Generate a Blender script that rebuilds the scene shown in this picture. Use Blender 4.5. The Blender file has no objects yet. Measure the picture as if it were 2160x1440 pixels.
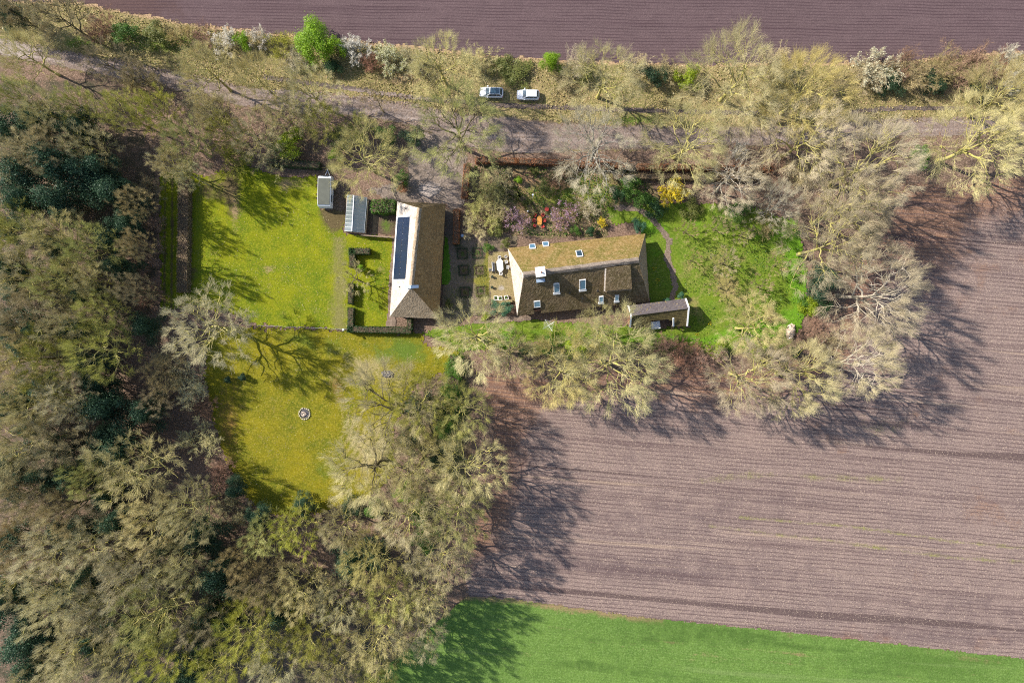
import bpy, math, random
import numpy as np
from mathutils import Vector, Matrix

# ------------------------------------------------------------------ camera, world, sun, exposure
SC = bpy.context.scene
COL = SC.collection
HCAM = 125.0                       # drone height, metres
S = 0.0875                         # metres on the ground for one pixel of the 2160 px wide photograph
SUN_EL, SUN_AZ = math.radians(37), math.radians(-65.5)   # azimuth clockwise from +Y

cam_d = bpy.data.cameras.new('camera')
cam_d.sensor_width = 36.0
cam_d.lens = 36.0 * HCAM / (2160 * S)
cam_d.clip_start = 1.0
cam_d.clip_end = 3000.0
cam = bpy.data.objects.new('camera', cam_d)
COL.objects.link(cam)
cam.location = (0, 0, HCAM)
cam.rotation_euler = (0, 0, 0)
SC.camera = cam

world = bpy.data.worlds.new('World')
SC.world = world
world.use_nodes = True
wn = world.node_tree
sky = wn.nodes.new('ShaderNodeTexSky')
sky.sky_type = 'NISHITA'
sky.sun_disc = False
sky.sun_elevation = SUN_EL
sky.sun_rotation = SUN_AZ
wn.links.new(sky.outputs[0], wn.nodes['Background'].inputs[0])
wn.nodes['Background'].inputs[1].default_value = 0.12

sun_d = bpy.data.lights.new('sun', 'SUN')
sun_d.energy = 4.6
sun_d.angle = math.radians(0.55)
sun_d.color = (1.0, 0.94, 0.85)
sun = bpy.data.objects.new('sun', sun_d)
COL.objects.link(sun)
sdir = Vector((math.sin(SUN_AZ) * math.cos(SUN_EL), math.cos(SUN_AZ) * math.cos(SUN_EL), math.sin(SUN_EL)))
sun.rotation_euler = sdir.to_track_quat('Z', 'Y').to_euler()
sun.location = sdir * 200

SC.view_settings.view_transform = 'Standard'
SC.view_settings.look = 'None'
SC.view_settings.exposure = 0.90
SC.view_settings.gamma = 1.0
SC.view_settings.use_curve_mapping = False
SC.cycles.max_bounces = 5
SC.cycles.diffuse_bounces = 2
SC.cycles.transparent_max_bounces = 8
SC.cycles.use_denoising = False
SC.cycles.use_adaptive_sampling = False
SC.cycles.pixel_filter_type = 'BLACKMAN_HARRIS'
SC.cycles.filter_width = 1.1

# ------------------------------------------------------------------ helpers
def W(px, py, h=0.0):
    """pixel of the photograph -> world x, y of a point at height h"""
    k = S * (1.0 - h / HCAM)
    return ((px - 1080) * k, (720 - py) * k)

def W3(px, py, h=0.0):
    x, y = W(px, py, h)
    return Vector((x, y, h))

def tag(o, label=None, cat=None, group=None, kind=None):
    if label: o['label'] = label
    if cat: o['category'] = cat
    if group: o['group'] = group
    if kind: o['kind'] = kind
    return o

def empty(name, loc=(0, 0, 0), rz=0.0):
    o = bpy.data.objects.new(name, None)
    COL.objects.link(o)
    o.location = loc
    o.rotation_euler = (0, 0, rz)
    o.empty_display_size = 0.3
    return o

def link(name, me, parent=None, mat=None):
    o = bpy.data.objects.new(name, me)
    COL.objects.link(o)
    if parent is not None: o.parent = parent
    if mat is not None and len(me.materials) == 0: me.materials.append(mat)
    return o

def mesh_np(name, v, f, smooth=False):
    """v (N,3), f (M,k) arrays -> mesh"""
    me = bpy.data.meshes.new(name)
    v = np.asarray(v, np.float32); f = np.asarray(f, np.int32)
    k = f.shape[1]
    me.vertices.add(len(v)); me.vertices.foreach_set('co', v.ravel())
    me.loops.add(f.size); me.loops.foreach_set('vertex_index', f.ravel())
    me.polygons.add(len(f))
    me.polygons.foreach_set('loop_start', np.arange(0, f.size, k, dtype=np.int32))
    me.polygons.foreach_set('loop_total', np.full(len(f), k, np.int32))
    me.update(calc_edges=True)
    if smooth: me.polygons.foreach_set('use_smooth', np.ones(len(f), bool))
    return me

class MB:
    """collects shapes into one mesh"""
    def __init__(s): s.v = []; s.f = []
    def add(s, vs, fs, M=None):
        n = len(s.v)
        s.v += [tuple(M @ Vector(p)) if M is not None else tuple(p) for p in vs]
        s.f += [tuple(i + n for i in q) for q in fs]
        return s
    def box(s, x0, x1, y0, y1, z0, z1, M=None, taper=0.0):
        t = taper
        vs = [(x0,y0,z0),(x1,y0,z0),(x1,y1,z0),(x0,y1,z0),(x0+t,y0+t,z1),(x1-t,y0+t,z1),(x1-t,y1-t,z1),(x0+t,y1-t,z1)]
        return s.add(vs, [(3,2,1,0),(4,5,6,7),(0,1,5,4),(1,2,6,5),(2,3,7,6),(3,0,4,7)], M)
    def bar(s, a, b, w, h=None, up=(0,0,1)):
        a = Vector(a); b = Vector(b); h = h or w
        d = (b - a); L = d.length; d = d.normalized()
        u = Vector(up)
        if abs(d.dot(u)) > 0.98: u = Vector((1,0,0))
        x = d.cross(u).normalized(); z = x.cross(d)
        M = Matrix(((x.x,d.x,z.x,a.x),(x.y,d.y,z.y,a.y),(x.z,d.z,z.z,a.z),(0,0,0,1)))
        return s.box(-w/2, w/2, 0, L, -h/2, h/2, M)
    def cyl(s, c, r, z0, z1, n=14, r2=None, cap=True):
        r2 = r if r2 is None else r2
        vs = [(c[0]+r*math.cos(2*math.pi*i/n), c[1]+r*math.sin(2*math.pi*i/n), z0) for i in range(n)]
        vs += [(c[0]+r2*math.cos(2*math.pi*i/n), c[1]+r2*math.sin(2*math.pi*i/n), z1) for i in range(n)]
        fs = [(i,(i+1)%n,n+(i+1)%n,n+i) for i in range(n)]
        if cap: fs += [tuple(range(n-1,-1,-1)), tuple(range(n,2*n))]
        return s.add(vs, fs)
    def poly(s, pts, h, nrm=None):
        """planar polygon pts (3D, ccw seen from outside) extruded inwards by h"""
        p = [Vector(q) for q in pts]
        n = nrm or (p[1]-p[0]).cross(p[2]-p[0]).normalized()
        k = len(p)
        vs = p + [q - n*h for q in p]
        fs = [tuple(range(k)), tuple(range(2*k-1,k-1,-1))] + [(i,k+i,k+(i+1)%k,(i+1)%k) for i in range(k)]
        return s.add(vs, fs)
    def build(s, name, mat, parent=None, bevel=0.0, smooth=False):
        me = bpy.data.meshes.new(name)
        me.from_pydata(s.v, [], s.f); me.update()
        o = link(name, me, parent, mat)
        if smooth:
            me.polygons.foreach_set('use_smooth', np.ones(len(me.polygons), bool))
        if bevel:
            m = o.modifiers.new('bevel', 'BEVEL'); m.width = bevel; m.segments = 2; m.limit_method = 'ANGLE'
        return o

def copy_tree(o, parent=None):
    c = o.copy(); COL.objects.link(c); c.parent = parent
    for ch in o.children: copy_tree(ch, c)
    return c

# value noise on numpy arrays
def _hash(ix, iy, seed):
    n = (ix.astype(np.int64) * 374761393 + iy.astype(np.int64) * 668265263 + seed * 1442695) & 0x7fffffff
    n = ((n ^ (n >> 13)) * 1274126177) & 0x7fffffff
    return ((n ^ (n >> 16)) & 0xffff) / 65535.0
def vnoise(x, y, seed=0):
    ix = np.floor(x); iy = np.floor(y); fx = x - ix; fy = y - iy
    fx = fx*fx*(3-2*fx); fy = fy*fy*(3-2*fy)
    a = _hash(ix,iy,seed); b = _hash(ix+1,iy,seed); c = _hash(ix,iy+1,seed); d = _hash(ix+1,iy+1,seed)
    return (a*(1-fx)+b*fx)*(1-fy) + (c*(1-fx)+d*fx)*fy
def fbm(x, y, seed=0, oct=4):
    s = 0; a = 0.5; t = 0
    for i in range(oct):
        s = s + a*vnoise(x*2**i, y*2**i, seed+i*17); t += a; a *= 0.5
    return s / t

# ------------------------------------------------------------------ materials
class NT:
    def __init__(s, name):
        s.m = bpy.data.materials.new(name); s.m.use_nodes = True
        s.t = s.m.node_tree; s.t.nodes.clear()
        s.out = s.t.nodes.new('ShaderNodeOutputMaterial')
    def n(s, typ, **kw):
        nd = s.t.nodes.new(typ)
        for k, v in kw.items():
            if k.startswith('_'): setattr(nd, k[1:], v)
        return nd
    def put(s, sock, v):
        if isinstance(v, bpy.types.NodeSocket): s.t.links.new(v, sock)
        else:
            if isinstance(v, (tuple, list)) and len(v) == 3 and sock.type == 'RGBA': v = (*v, 1.0)
            sock.default_value = v
    def noise(s, vec, scale, detail=3.0, rough=0.55):
        nd = s.n('ShaderNodeTexNoise'); s.put(nd.inputs['Vector'], vec)
        nd.inputs['Scale'].default_value = scale; nd.inputs['Detail'].default_value = detail; nd.inputs['Roughness'].default_value = rough
        return nd.outputs[0]
    def voronoi(s, vec, scale, out='Distance', feature='F1'):
        nd = s.n('ShaderNodeTexVoronoi'); nd.feature = feature
        s.put(nd.inputs['Vector'], vec); nd.inputs['Scale'].default_value = scale
        return nd.outputs[out]
    def mix(s, fac, a, b, mode='MIX'):
        nd = s.n('ShaderNodeMix'); nd.data_type = 'RGBA'; nd.blend_type = mode
        s.put(nd.inputs[0], fac); s.put(nd.inputs[6], a); s.put(nd.inputs[7], b)
        return nd.outputs[2]
    def math(s, op, a, b=0.0, c=0.0, clamp=False):
        nd = s.n('ShaderNodeMath'); nd.operation = op; nd.use_clamp = clamp
        s.put(nd.inputs[0], a); s.put(nd.inputs[1], b); s.put(nd.inputs[2], c)
        return nd.outputs[0]
    def ramp(s, v, lo, hi):
        nd = s.n('ShaderNodeMapRange'); nd.interpolation_type = 'SMOOTHSTEP'
        s.put(nd.inputs[0], v); nd.inputs[1].default_value = lo; nd.inputs[2].default_value = hi
        return nd.outputs[0]
    def obj(s): return s.n('ShaderNodeTexCoord').outputs['Object']
    def pos(s): return s.n('ShaderNodeNewGeometry').outputs['Position']
    def island(s): return s.n('ShaderNodeNewGeometry').outputs['Random Per Island']
    def mapping(s, vec, scale=(1,1,1), rot=(0,0,0)):
        nd = s.n('ShaderNodeMapping'); s.put(nd.inputs[0], vec)
        nd.inputs['Rotation'].default_value = rot; nd.inputs['Scale'].default_value = scale
        return nd.outputs[0]
    def bump(s, h, strength, dist):
        nd = s.n('ShaderNodeBump'); s.put(nd.inputs['Height'], h)
        nd.inputs['Strength'].default_value = strength; nd.inputs['Distance'].default_value = dist
        return nd.outputs[0]
    def bsdf(s, color, rough=0.9, spec=0.2, metal=0.0, normal=None, coat=0.0):
        b = s.n('ShaderNodeBsdfPrincipled')
        s.put(b.inputs['Base Color'], color); s.put(b.inputs['Roughness'], rough)
        b.inputs['Specular IOR Level'].default_value = spec; b.inputs['Metallic'].default_value = metal
        b.inputs['Coat Weight'].default_value = coat
        if normal is not None: s.put(b.inputs['Normal'], normal)
        return b.outputs[0]
    def done(s, shader):
        s.t.links.new(shader, s.out.inputs[0]); return s.m

def plain(name, col, rough=0.6, spec=0.3, metal=0.0, var=0.12, scale=6.0, coat=0.0, bump=0.0):
    t = NT(name); p = t.obj()
    n = t.noise(p, scale, 4)
    c = t.mix(n, tuple(x*(1-var) for x in col), tuple(min(1, x*(1+var)) for x in col))
    nb = t.bump(t.noise(p, scale*4, 3), 0.5, bump) if bump else None
    return t.done(t.bsdf(c, rough, spec, metal, nb, coat))

def ground_mat(name, c1, c2, c3, masks=(), streak=None, speck=None, rows=None, grain=1.3, big=0.07, mid=0.5, fine=3.2, bump=0.10, rough=0.95):
    """c1/c2 broad patches, c3 fine grain; masks: colours for the mesh attribute's R, G, B; streak: (colour, rotation, stretch, amount)"""
    t = NT(name); p = t.pos()
    nb = t.noise(p, big, 4); nm = t.noise(p, mid, 5, 0.62); nf = t.noise(p, fine, 4, 0.7)
    nx = t.noise(p, 4.6, 3, 0.75)
    f = t.ramp(t.math('MULTIPLY_ADD', nm, 0.6, t.math('MULTIPLY', nb, 0.5)), 0.38, 0.70)
    c = t.mix(f, c1, c2)
    c = t.mix(t.ramp(nf, 0.44, 0.68), c, c3)
    if masks:
        at = t.n('ShaderNodeVertexColor'); at.layer_name = 'mask'
        sep = t.n('ShaderNodeSeparateColor'); t.t.links.new(at.outputs[0], sep.inputs[0])
        for i, mc in enumerate(masks):
            if mc is None: continue
            k = t.math('ADD', sep.outputs[i], t.math('MULTIPLY', t.math('SUBTRACT', nm, 0.5), 1.1))
            k = t.math('ADD', k, t.math('MULTIPLY', t.math('SUBTRACT', nf, 0.5), 0.9))
            k = t.ramp(k, 0.25, 0.85)
            k = t.math('MULTIPLY', k, t.math('GREATER_THAN', sep.outputs[i], 0.02))
            c = t.mix(k, c, mc)
    if streak:
        for (sc, rot, stretch, lo, hi, amt) in streak:
            v = t.mapping(t.mapping(p, (1,1,1), (0, 0, rot)), stretch)
            ns = t.noise(v, 1.0, 3, 0.6)
            c = t.mix(t.math('MULTIPLY', t.ramp(ns, lo, hi), amt), c, sc)
    if rows:
        rc, rot, gap, amt = rows
        v = t.mapping(p, (1,1,1), (0, 0, rot)); sx = t.n('ShaderNodeSeparateXYZ'); t.put(sx.inputs[0], v)
        wob = t.noise(t.mapping(v, (0.06,0.06,1)), 1.0, 2)
        ph = t.math('MULTIPLY_ADD', sx.outputs[1], 6.2832/gap, t.math('MULTIPLY', wob, 9.0))
        wv = t.math('MULTIPLY_ADD', t.math('SINE', ph), 0.5, 0.5)
        br = t.noise(t.mapping(v, (0.10,0.9,1)), 1.0, 4, 0.65)
        c = t.mix(t.math('MULTIPLY', t.math('MULTIPLY', t.ramp(wv, 0.60, 0.97), t.ramp(br, 0.30, 0.60)), amt), c, rc)
    if speck:
        sc, lo, amt = speck
        c = t.mix(t.math('MULTIPLY', t.ramp(t.noise(p, 4.5, 2, 0.5), lo, lo+0.10), amt), c, sc)
    # grain: lighter and darker blades, clods or leaves
    g = t.math('MULTIPLY_ADD', nx, grain*1.5, 1.0-grain*0.75)
    hs = t.n('ShaderNodeHueSaturation'); t.put(hs.inputs['Value'], g); t.put(hs.inputs['Color'], c)
    hgt = t.math('ADD', t.math('MULTIPLY', nf, 0.6), t.math('MULTIPLY', nx, 0.4))
    return t.done(t.bsdf(hs.outputs[0], rough, 0.1, 0, t.bump(hgt, 0.8, bump)))

def leaf_mat(name, c1, c2, trans=0.3, rough=0.5, spec=0.35):
    t = NT(name); r = t.island()
    c = t.mix(t.ramp(r, 0.0, 1.0), c1, c2)
    n = t.noise(t.pos(), 0.8, 3)
    hs = t.n('ShaderNodeHueSaturation'); t.put(hs.inputs['Value'], t.math('MULTIPLY_ADD', n, 0.9, 0.55)); t.put(hs.inputs['Color'], c)
    b = t.bsdf(hs.outputs[0], rough, spec)
    tr = t.n('ShaderNodeBsdfTranslucent'); t.put(tr.inputs[0], hs.outputs[0])
    mx = t.n('ShaderNodeMixShader'); mx.inputs[0].default_value = trans
    t.t.links.new(b, mx.inputs[1]); t.t.links.new(tr.outputs[0], mx.inputs[2])
    return t.done(mx.outputs[0])

def bark_mat(name, c1, c2, scale=1.6, lo=0.4, hi=0.6):
    t = NT(name); p = t.pos()
    n = t.noise(p, scale, 4, 0.6)
    c = t.mix(t.ramp(n, lo, hi), c1, c2)
    c = t.mix(t.math('MULTIPLY', t.noise(p, 14, 2), 0.5), c, tuple(x*0.45 for x in c1))
    return t.done(t.bsdf(c, 0.9, 0.1))

def twig_mat(name, c1, c2):
    t = NT(name)
    c = t.mix(t.island(), c1, c2)
    n = t.noise(t.pos(), 0.35, 3)
    hs = t.n('ShaderNodeHueSaturation'); t.put(hs.inputs['Value'], t.math('MULTIPLY_ADD', n, 0.8, 0.6)); t.put(hs.inputs['Color'], c)
    rnd = t.n('ShaderNodeObjectInfo').outputs['Random']
    h2 = t.n('ShaderNodeHueSaturation'); t.put(h2.inputs['Hue'], t.math('MULTIPLY_ADD', rnd, 0.016, 0.492)); t.put(h2.inputs['Value'], t.math('MULTIPLY_ADD', t.math('FRACT', t.math('MULTIPLY', rnd, 7.31)), 0.36, 0.82))
    t.put(h2.inputs['Saturation'], t.math('MULTIPLY_ADD', t.math('FRACT', t.math('MULTIPLY', rnd, 13.7)), 0.30, 0.90)); t.put(h2.inputs['Color'], hs.outputs[0])
    return t.done(t.bsdf(h2.outputs[0], 0.9, 0.08))

M = {}
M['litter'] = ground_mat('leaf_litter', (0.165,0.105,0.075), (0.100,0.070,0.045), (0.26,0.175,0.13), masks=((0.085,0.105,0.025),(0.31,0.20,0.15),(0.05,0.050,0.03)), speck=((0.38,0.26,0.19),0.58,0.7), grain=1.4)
M['verge'] = ground_mat('verge_grass', (0.215,0.170,0.075), (0.125,0.125,0.036), (0.32,0.24,0.125), masks=((0.085,0.120,0.020),(0.35,0.235,0.14),(0.13,0.10,0.07)), speck=((0.45,0.32,0.18),0.58,0.8), mid=0.3, grain=1.5)
M['plough'] = ground_mat('ploughed_soil', (0.107,0.072,0.074), (0.090,0.061,0.063), (0.129,0.088,0.088), masks=((0.092,0.057,0.053),),
    streak=(((0.064,0.039,0.044), 0.02, (0.010,0.9,1), 0.56, 0.66, 0.45), ((0.046,0.026,0.032), 0.022, (0.003,0.55,1), 0.63, 0.645, 0.6)),
    rows=((0.053,0.032,0.037), 0.02, 0.55, 0.75), speck=((0.221,0.167,0.150),0.69,0.6), mid=0.35, fine=5.0, grain=0.9)
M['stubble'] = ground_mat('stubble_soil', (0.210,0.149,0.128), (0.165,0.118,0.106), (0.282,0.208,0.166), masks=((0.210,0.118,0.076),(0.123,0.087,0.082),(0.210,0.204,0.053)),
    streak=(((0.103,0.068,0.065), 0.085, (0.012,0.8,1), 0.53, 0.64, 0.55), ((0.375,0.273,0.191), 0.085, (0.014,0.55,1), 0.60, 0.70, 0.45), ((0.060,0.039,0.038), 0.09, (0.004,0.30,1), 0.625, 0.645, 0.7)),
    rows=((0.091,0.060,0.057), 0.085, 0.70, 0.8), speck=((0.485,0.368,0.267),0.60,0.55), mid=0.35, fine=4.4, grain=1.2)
M['crop'] = ground_mat('winter_crop', (0.106,0.176,0.034), (0.074,0.135,0.025), (0.144,0.223,0.057), masks=((0.228,0.157,0.081),(0.058,0.106,0.021)),
    streak=(((0.054,0.104,0.018), 0.05, (0.02,0.16,1), 0.52, 0.66, 0.55), ((0.156,0.209,0.069), 0.07, (0.015,0.30,1), 0.58, 0.68, 0.45)), rows=((0.066,0.114,0.023), 0.09, 0.5, 0.35), speck=((0.204,0.247,0.092),0.62,0.4), big=0.05, grain=1.1)
M['lawn'] = ground_mat('mossy_lawn', (0.180,0.190,0.006), (0.085,0.128,0.007), (0.215,0.210,0.016), masks=((0.10,0.075,0.035),(0.26,0.18,0.10),(0.175,0.160,0.050)), speck=((0.42,0.38,0.17),0.67,0.7), big=0.13, mid=0.35, grain=1.2)
M['meadow'] = ground_mat('yellow_meadow', (0.190,0.160,0.008), (0.090,0.105,0.008), (0.225,0.190,0.022), masks=((0.31,0.25,0.12),(0.17,0.100,0.03),(0.09,0.135,0.018)), speck=((0.42,0.37,0.15),0.66,0.8), big=0.12, mid=0.35, grain=1.2)
M['garden'] = ground_mat('garden_lawn', (0.118,0.172,0.014), (0.078,0.135,0.012), (0.165,0.200,0.030), masks=((0.22,0.19,0.065),(0.22,0.155,0.11),(0.105,0.215,0.014)), speck=((0.30,0.27,0.11),0.64,0.6), big=0.12, mid=0.3, grain=1.2)
M['lane'] = ground_mat('lane_surface', (0.200,0.150,0.128), (0.130,0.098,0.080), (0.25,0.195,0.165), masks=((0.33,0.27,0.24),(0.155,0.125,0.055),(0.095,0.075,0.065)),
    streak=(((0.30,0.24,0.21), 0.03, (0.02,0.7,1), 0.55, 0.66, 0.6), ((0.085,0.062,0.05), 0.03, (0.02,0.6,1), 0.58, 0.68, 0.55)), speck=((0.33,0.24,0.16),0.60,0.6), mid=0.35, grain=1.4)
M['yard'] = ground_mat('yard_gravel', (0.215,0.168,0.138), (0.145,0.115,0.088), (0.27,0.215,0.18), masks=((0.15,0.125,0.055),(0.33,0.28,0.245)), speck=((0.33,0.25,0.17),0.60,0.6), mid=0.4, grain=1.4)
M['path'] = ground_mat('garden_path', (0.205,0.145,0.11), (0.15,0.115,0.085), (0.26,0.20,0.15), masks=((0.12,0.13,0.04),))
M['court'] = ground_mat('courtyard_brick', (0.150,0.108,0.082), (0.115,0.100,0.055), (0.205,0.155,0.12), masks=((0.18,0.165,0.03),(0.08,0.075,0.04)), fine=5.5)
M['terrace'] = ground_mat('terrace_paving', (0.25,0.195,0.095), (0.20,0.17,0.06), (0.32,0.25,0.15), masks=((0.34,0.30,0.25),(0.12,0.11,0.04)), fine=5.5)
M['soil'] = ground_mat('bed_soil', (0.075,0.052,0.040), (0.10,0.075,0.045), (0.14,0.10,0.07), masks=((0.08,0.12,0.02),))
M['strip'] = ground_mat('strip_grass', (0.05,0.135,0.010), (0.07,0.16,0.012), (0.10,0.19,0.02))  # rich green grass for the narrow strip beside the barn

def thatch(name, c1, c2, c3, rot=0.0):
    t = NT(name); p = t.obj()
    v = t.mapping(p, (1,1,1), (0,0,rot))
    n1 = t.noise(v, 0.35, 5, 0.65); n2 = t.noise(v, 2.2, 4, 0.7)
    v3 = t.mapping(p, (7,1.3,1.3), (0,0,rot)); n3 = t.noise(v3, 2.0, 3, 0.7)
    c = t.mix(t.ramp(n1, 0.40, 0.60), c1, c2)
    c = t.mix(t.ramp(n2, 0.46, 0.64), c, c3)
    c = t.mix(t.math('MULTIPLY', t.ramp(t.noise(p, 0.9, 4, 0.7), 0.52, 0.66), 0.45), c, tuple(x*0.55 for x in c2))
    c = t.mix(t.math('MULTIPLY', t.ramp(n3, 0.4, 0.7), 0.7), c, tuple(x*0.42 for x in c1))
    c = t.mix(t.math('MULTIPLY', t.ramp(t.noise(p, 5.0, 2), 0.55, 0.7), 0.5), c, tuple(min(.9, x*1.35) for x in c3))
    return t.done(t.bsdf(c, 0.95, 0.1, 0, t.bump(t.math('ADD', n2, n3), 0.7, 0.05)))
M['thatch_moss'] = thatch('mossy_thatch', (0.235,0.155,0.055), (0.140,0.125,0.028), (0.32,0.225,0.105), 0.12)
M['thatch_dark'] = thatch('shaded_thatch', (0.150,0.106,0.062), (0.105,0.080,0.036), (0.215,0.165,0.10), 0.12)  # darker thatch copy with the shade of the dim slopes in its colour
M['thatch_pale'] = thatch('sunlit_pale_thatch', (0.53,0.47,0.41), (0.44,0.36,0.29), (0.60,0.54,0.48), 1.45)  # sunlight on the west-facing slopes is painted in as a paler thatch
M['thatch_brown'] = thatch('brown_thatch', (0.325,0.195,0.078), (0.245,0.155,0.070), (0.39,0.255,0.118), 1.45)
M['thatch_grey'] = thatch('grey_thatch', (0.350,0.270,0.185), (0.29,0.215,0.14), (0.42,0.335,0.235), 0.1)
M['ridge'] = thatch('ridge_thatch', (0.25,0.20,0.16), (0.19,0.15,0.12), (0.30,0.25,0.20), 0.1)
M['wall_white'] = plain('white_render', (0.74,0.71,0.66), 0.85, 0.2, bump=0.01)
M['brick'] = plain('brick_wall', (0.26,0.13,0.09), 0.9, 0.15, var=0.3, scale=9, bump=0.02)
M['white'] = plain('white_paint', (0.80,0.80,0.80), 0.4, 0.4, var=0.05)
M['car_white'] = plain('white_car_paint', (0.80,0.81,0.83), 0.22, 0.5, var=0.02, coat=0.6)
M['car_black'] = plain('black_trim', (0.02,0.02,0.022), 0.4, 0.4)
M['glass'] = plain('dark_glass', (0.03,0.06,0.09), 0.06, 0.9, var=0.2)
M['glass_sky'] = plain('sky_tinted_glass', (0.09,0.19,0.28), 0.05, 1.0, var=0.2)  # blue base colour paints the sky's reflection into the glass
M['tyre'] = plain('tyre_rubber', (0.02,0.02,0.02), 0.85, 0.2)
M['alloy'] = plain('alloy_rim', (0.45,0.46,0.48), 0.35, 0.5, 0.7)
M['red_lamp'] = plain('tail_lamp', (0.45,0.02,0.02), 0.25, 0.5)
M['lamp'] = plain('head_lamp', (0.65,0.68,0.72), 0.15, 0.6)
M['lead'] = plain('lead_flashing', (0.30,0.38,0.48), 0.4, 0.5, 0.3)
M['steel'] = plain('galvanised_steel', (0.5,0.52,0.54), 0.4, 0.5, 0.6)
M['wood'] = plain('weathered_wood', (0.27,0.20,0.14), 0.85, 0.2, var=0.3, scale=9, bump=0.01)
M['teak'] = plain('orange_teak', (0.50,0.23,0.045), 0.5, 0.35, var=0.2, scale=5)
M['red'] = plain('red_paint', (0.42,0.05,0.035), 0.45, 0.4, var=0.15)
M['stone'] = plain('stone', (0.46,0.41,0.31), 0.9, 0.2, var=0.3, scale=5, bump=0.02)
M['cut_wood'] = plain('split_firewood', (0.60,0.48,0.38), 0.85, 0.15, var=0.45, scale=3.5)
M['ash'] = plain('ash', (0.09,0.085,0.09), 0.95, 0.1, var=0.5, scale=4)
M['grey_roof'] = plain('mottled_caravan_roof', (0.085,0.09,0.07), 0.6, 0.3, var=0.45, scale=0.9)  # dark grey-green with broad mottling
M['caravan'] = plain('caravan_white', (0.68,0.70,0.72), 0.4, 0.4, var=0.12)
M['cushion'] = plain('grey_cushion', (0.26,0.25,0.24), 0.9, 0.1)
M['solar'] = plain('solar_cells', (0.012,0.022,0.050), 0.18, 0.6, var=0.25, scale=2)
M['tile'] = None
t = NT('roof_tile'); r = t.island()
c = t.mix(r, (0.085,0.070,0.072), (0.135,0.115,0.115))
c = t.mix(t.ramp(t.noise(t.pos(), 2.5, 3), 0.62, 0.70), c, (0.30,0.22,0.09))
M['tile'] = t.done(t.bsdf(c, 0.7, 0.25))
t = NT('mossy_roof_tile'); r = t.island()
c = t.mix(r, (0.070,0.055,0.024), (0.125,0.098,0.036))
M['tile_moss'] = t.done(t.bsdf(c, 0.85, 0.2))
# greenhouse glass: thin sheet
t = NT('greenhouse_glass')
tr = t.n('ShaderNodeBsdfTransparent'); tr.inputs[0].default_value = (0.80,0.86,0.86,1)
gl = t.n('ShaderNodeBsdfGlossy'); gl.inputs['Roughness'].default_value = 0.08
df = t.bsdf(t.mix(t.noise(t.pos(), 1.2, 4), (0.22,0.28,0.29), (0.42,0.48,0.50)), 0.6, 0.2)
m1 = t.n('ShaderNodeMixShader'); m1.inputs[0].default_value = 0.20
t.t.links.new(tr.outputs[0], m1.inputs[1]); t.t.links.new(df, m1.inputs[2])
m2 = t.n('ShaderNodeMixShader'); m2.inputs[0].default_value = 0.10
t.t.links.new(m1.outputs[0], m2.inputs[1]); t.t.links.new(gl.outputs[0], m2.inputs[2])
M['pane'] = t.done(m2.outputs[0])

# vegetation
M['bark_moss'] = bark_mat('lichen_bark', (0.36,0.31,0.16), (0.50,0.45,0.12), 0.9)
M['bark_grey'] = bark_mat('grey_bark', (0.34,0.31,0.26), (0.22,0.20,0.15))
M['bark_dark'] = bark_mat('dark_bark', (0.130,0.105,0.068), (0.20,0.175,0.075))
M['bark_pale'] = bark_mat('pale_bark', (0.55,0.48,0.38), (0.40,0.34,0.25))
M['tw_tan'] = twig_mat('tan_twigs', (0.58,0.50,0.31), (0.47,0.43,0.20))
M['tw_yellow'] = twig_mat('yellow_lichen_twigs', (0.60,0.515,0.285), (0.51,0.455,0.19))
M['tw_olive'] = twig_mat('olive_twigs', (0.46,0.44,0.16), (0.38,0.38,0.10))
M['tw_grey'] = twig_mat('grey_twigs', (0.54,0.49,0.39), (0.46,0.42,0.28))
M['tw_brown'] = twig_mat('brown_twigs', (0.44,0.35,0.22), (0.37,0.32,0.15))
M['tw_rust'] = twig_mat('rusty_twigs', (0.36, 0.215, 0.16), (0.28, 0.18, 0.12))
M['tw_pale'] = twig_mat('pale_twigs', (0.58,0.485,0.345), (0.50,0.43,0.26))
M['ivy'] = leaf_mat('ivy_leaves', (0.022,0.050,0.024), (0.050,0.090,0.035))
M['teal'] = leaf_mat('blue_green_holly_leaves', (0.016,0.048,0.026), (0.078,0.138,0.074), spec=0.25)
M['deep'] = leaf_mat('deep_green_leaves', (0.018,0.055,0.018), (0.045,0.105,0.030))
M['rhodo'] = leaf_mat('rhododendron_leaves', (0.035,0.120,0.060), (0.10,0.22,0.12))
M['fresh'] = leaf_mat('fresh_spring_leaves', (0.160,0.300,0.010), (0.28,0.43,0.020), 0.4)
M['lime'] = leaf_mat('yellow_green_leaves', (0.20,0.29,0.012), (0.34,0.40,0.025), 0.4)
M['green'] = leaf_mat('green_leaves', (0.060,0.150,0.015), (0.12,0.22,0.030))
M['olive'] = leaf_mat('olive_leaves', (0.11,0.14,0.025), (0.21,0.21,0.055))
M['box'] = leaf_mat('box_leaves', (0.020,0.058,0.018), (0.055,0.105,0.026))
M['copper'] = leaf_mat('copper_beech_leaves', (0.28,0.105,0.042), (0.44,0.20,0.085))
M['beech_tan'] = leaf_mat('dry_tan_hedge', (0.20,0.145,0.075), (0.33,0.25,0.14))
M['white_bl'] = leaf_mat('white_blossom', (0.62,0.58,0.50), (0.80,0.77,0.70))
M['cream_bl'] = leaf_mat('cream_blossom', (0.48,0.47,0.30), (0.70,0.68,0.50))
M['pink_bl'] = leaf_mat('pink_blossom', (0.34,0.19,0.32), (0.54,0.38,0.50))
M['yellow_bl'] = leaf_mat('yellow_blossom', (0.70,0.48,0.010), (0.85,0.68,0.02))
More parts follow.
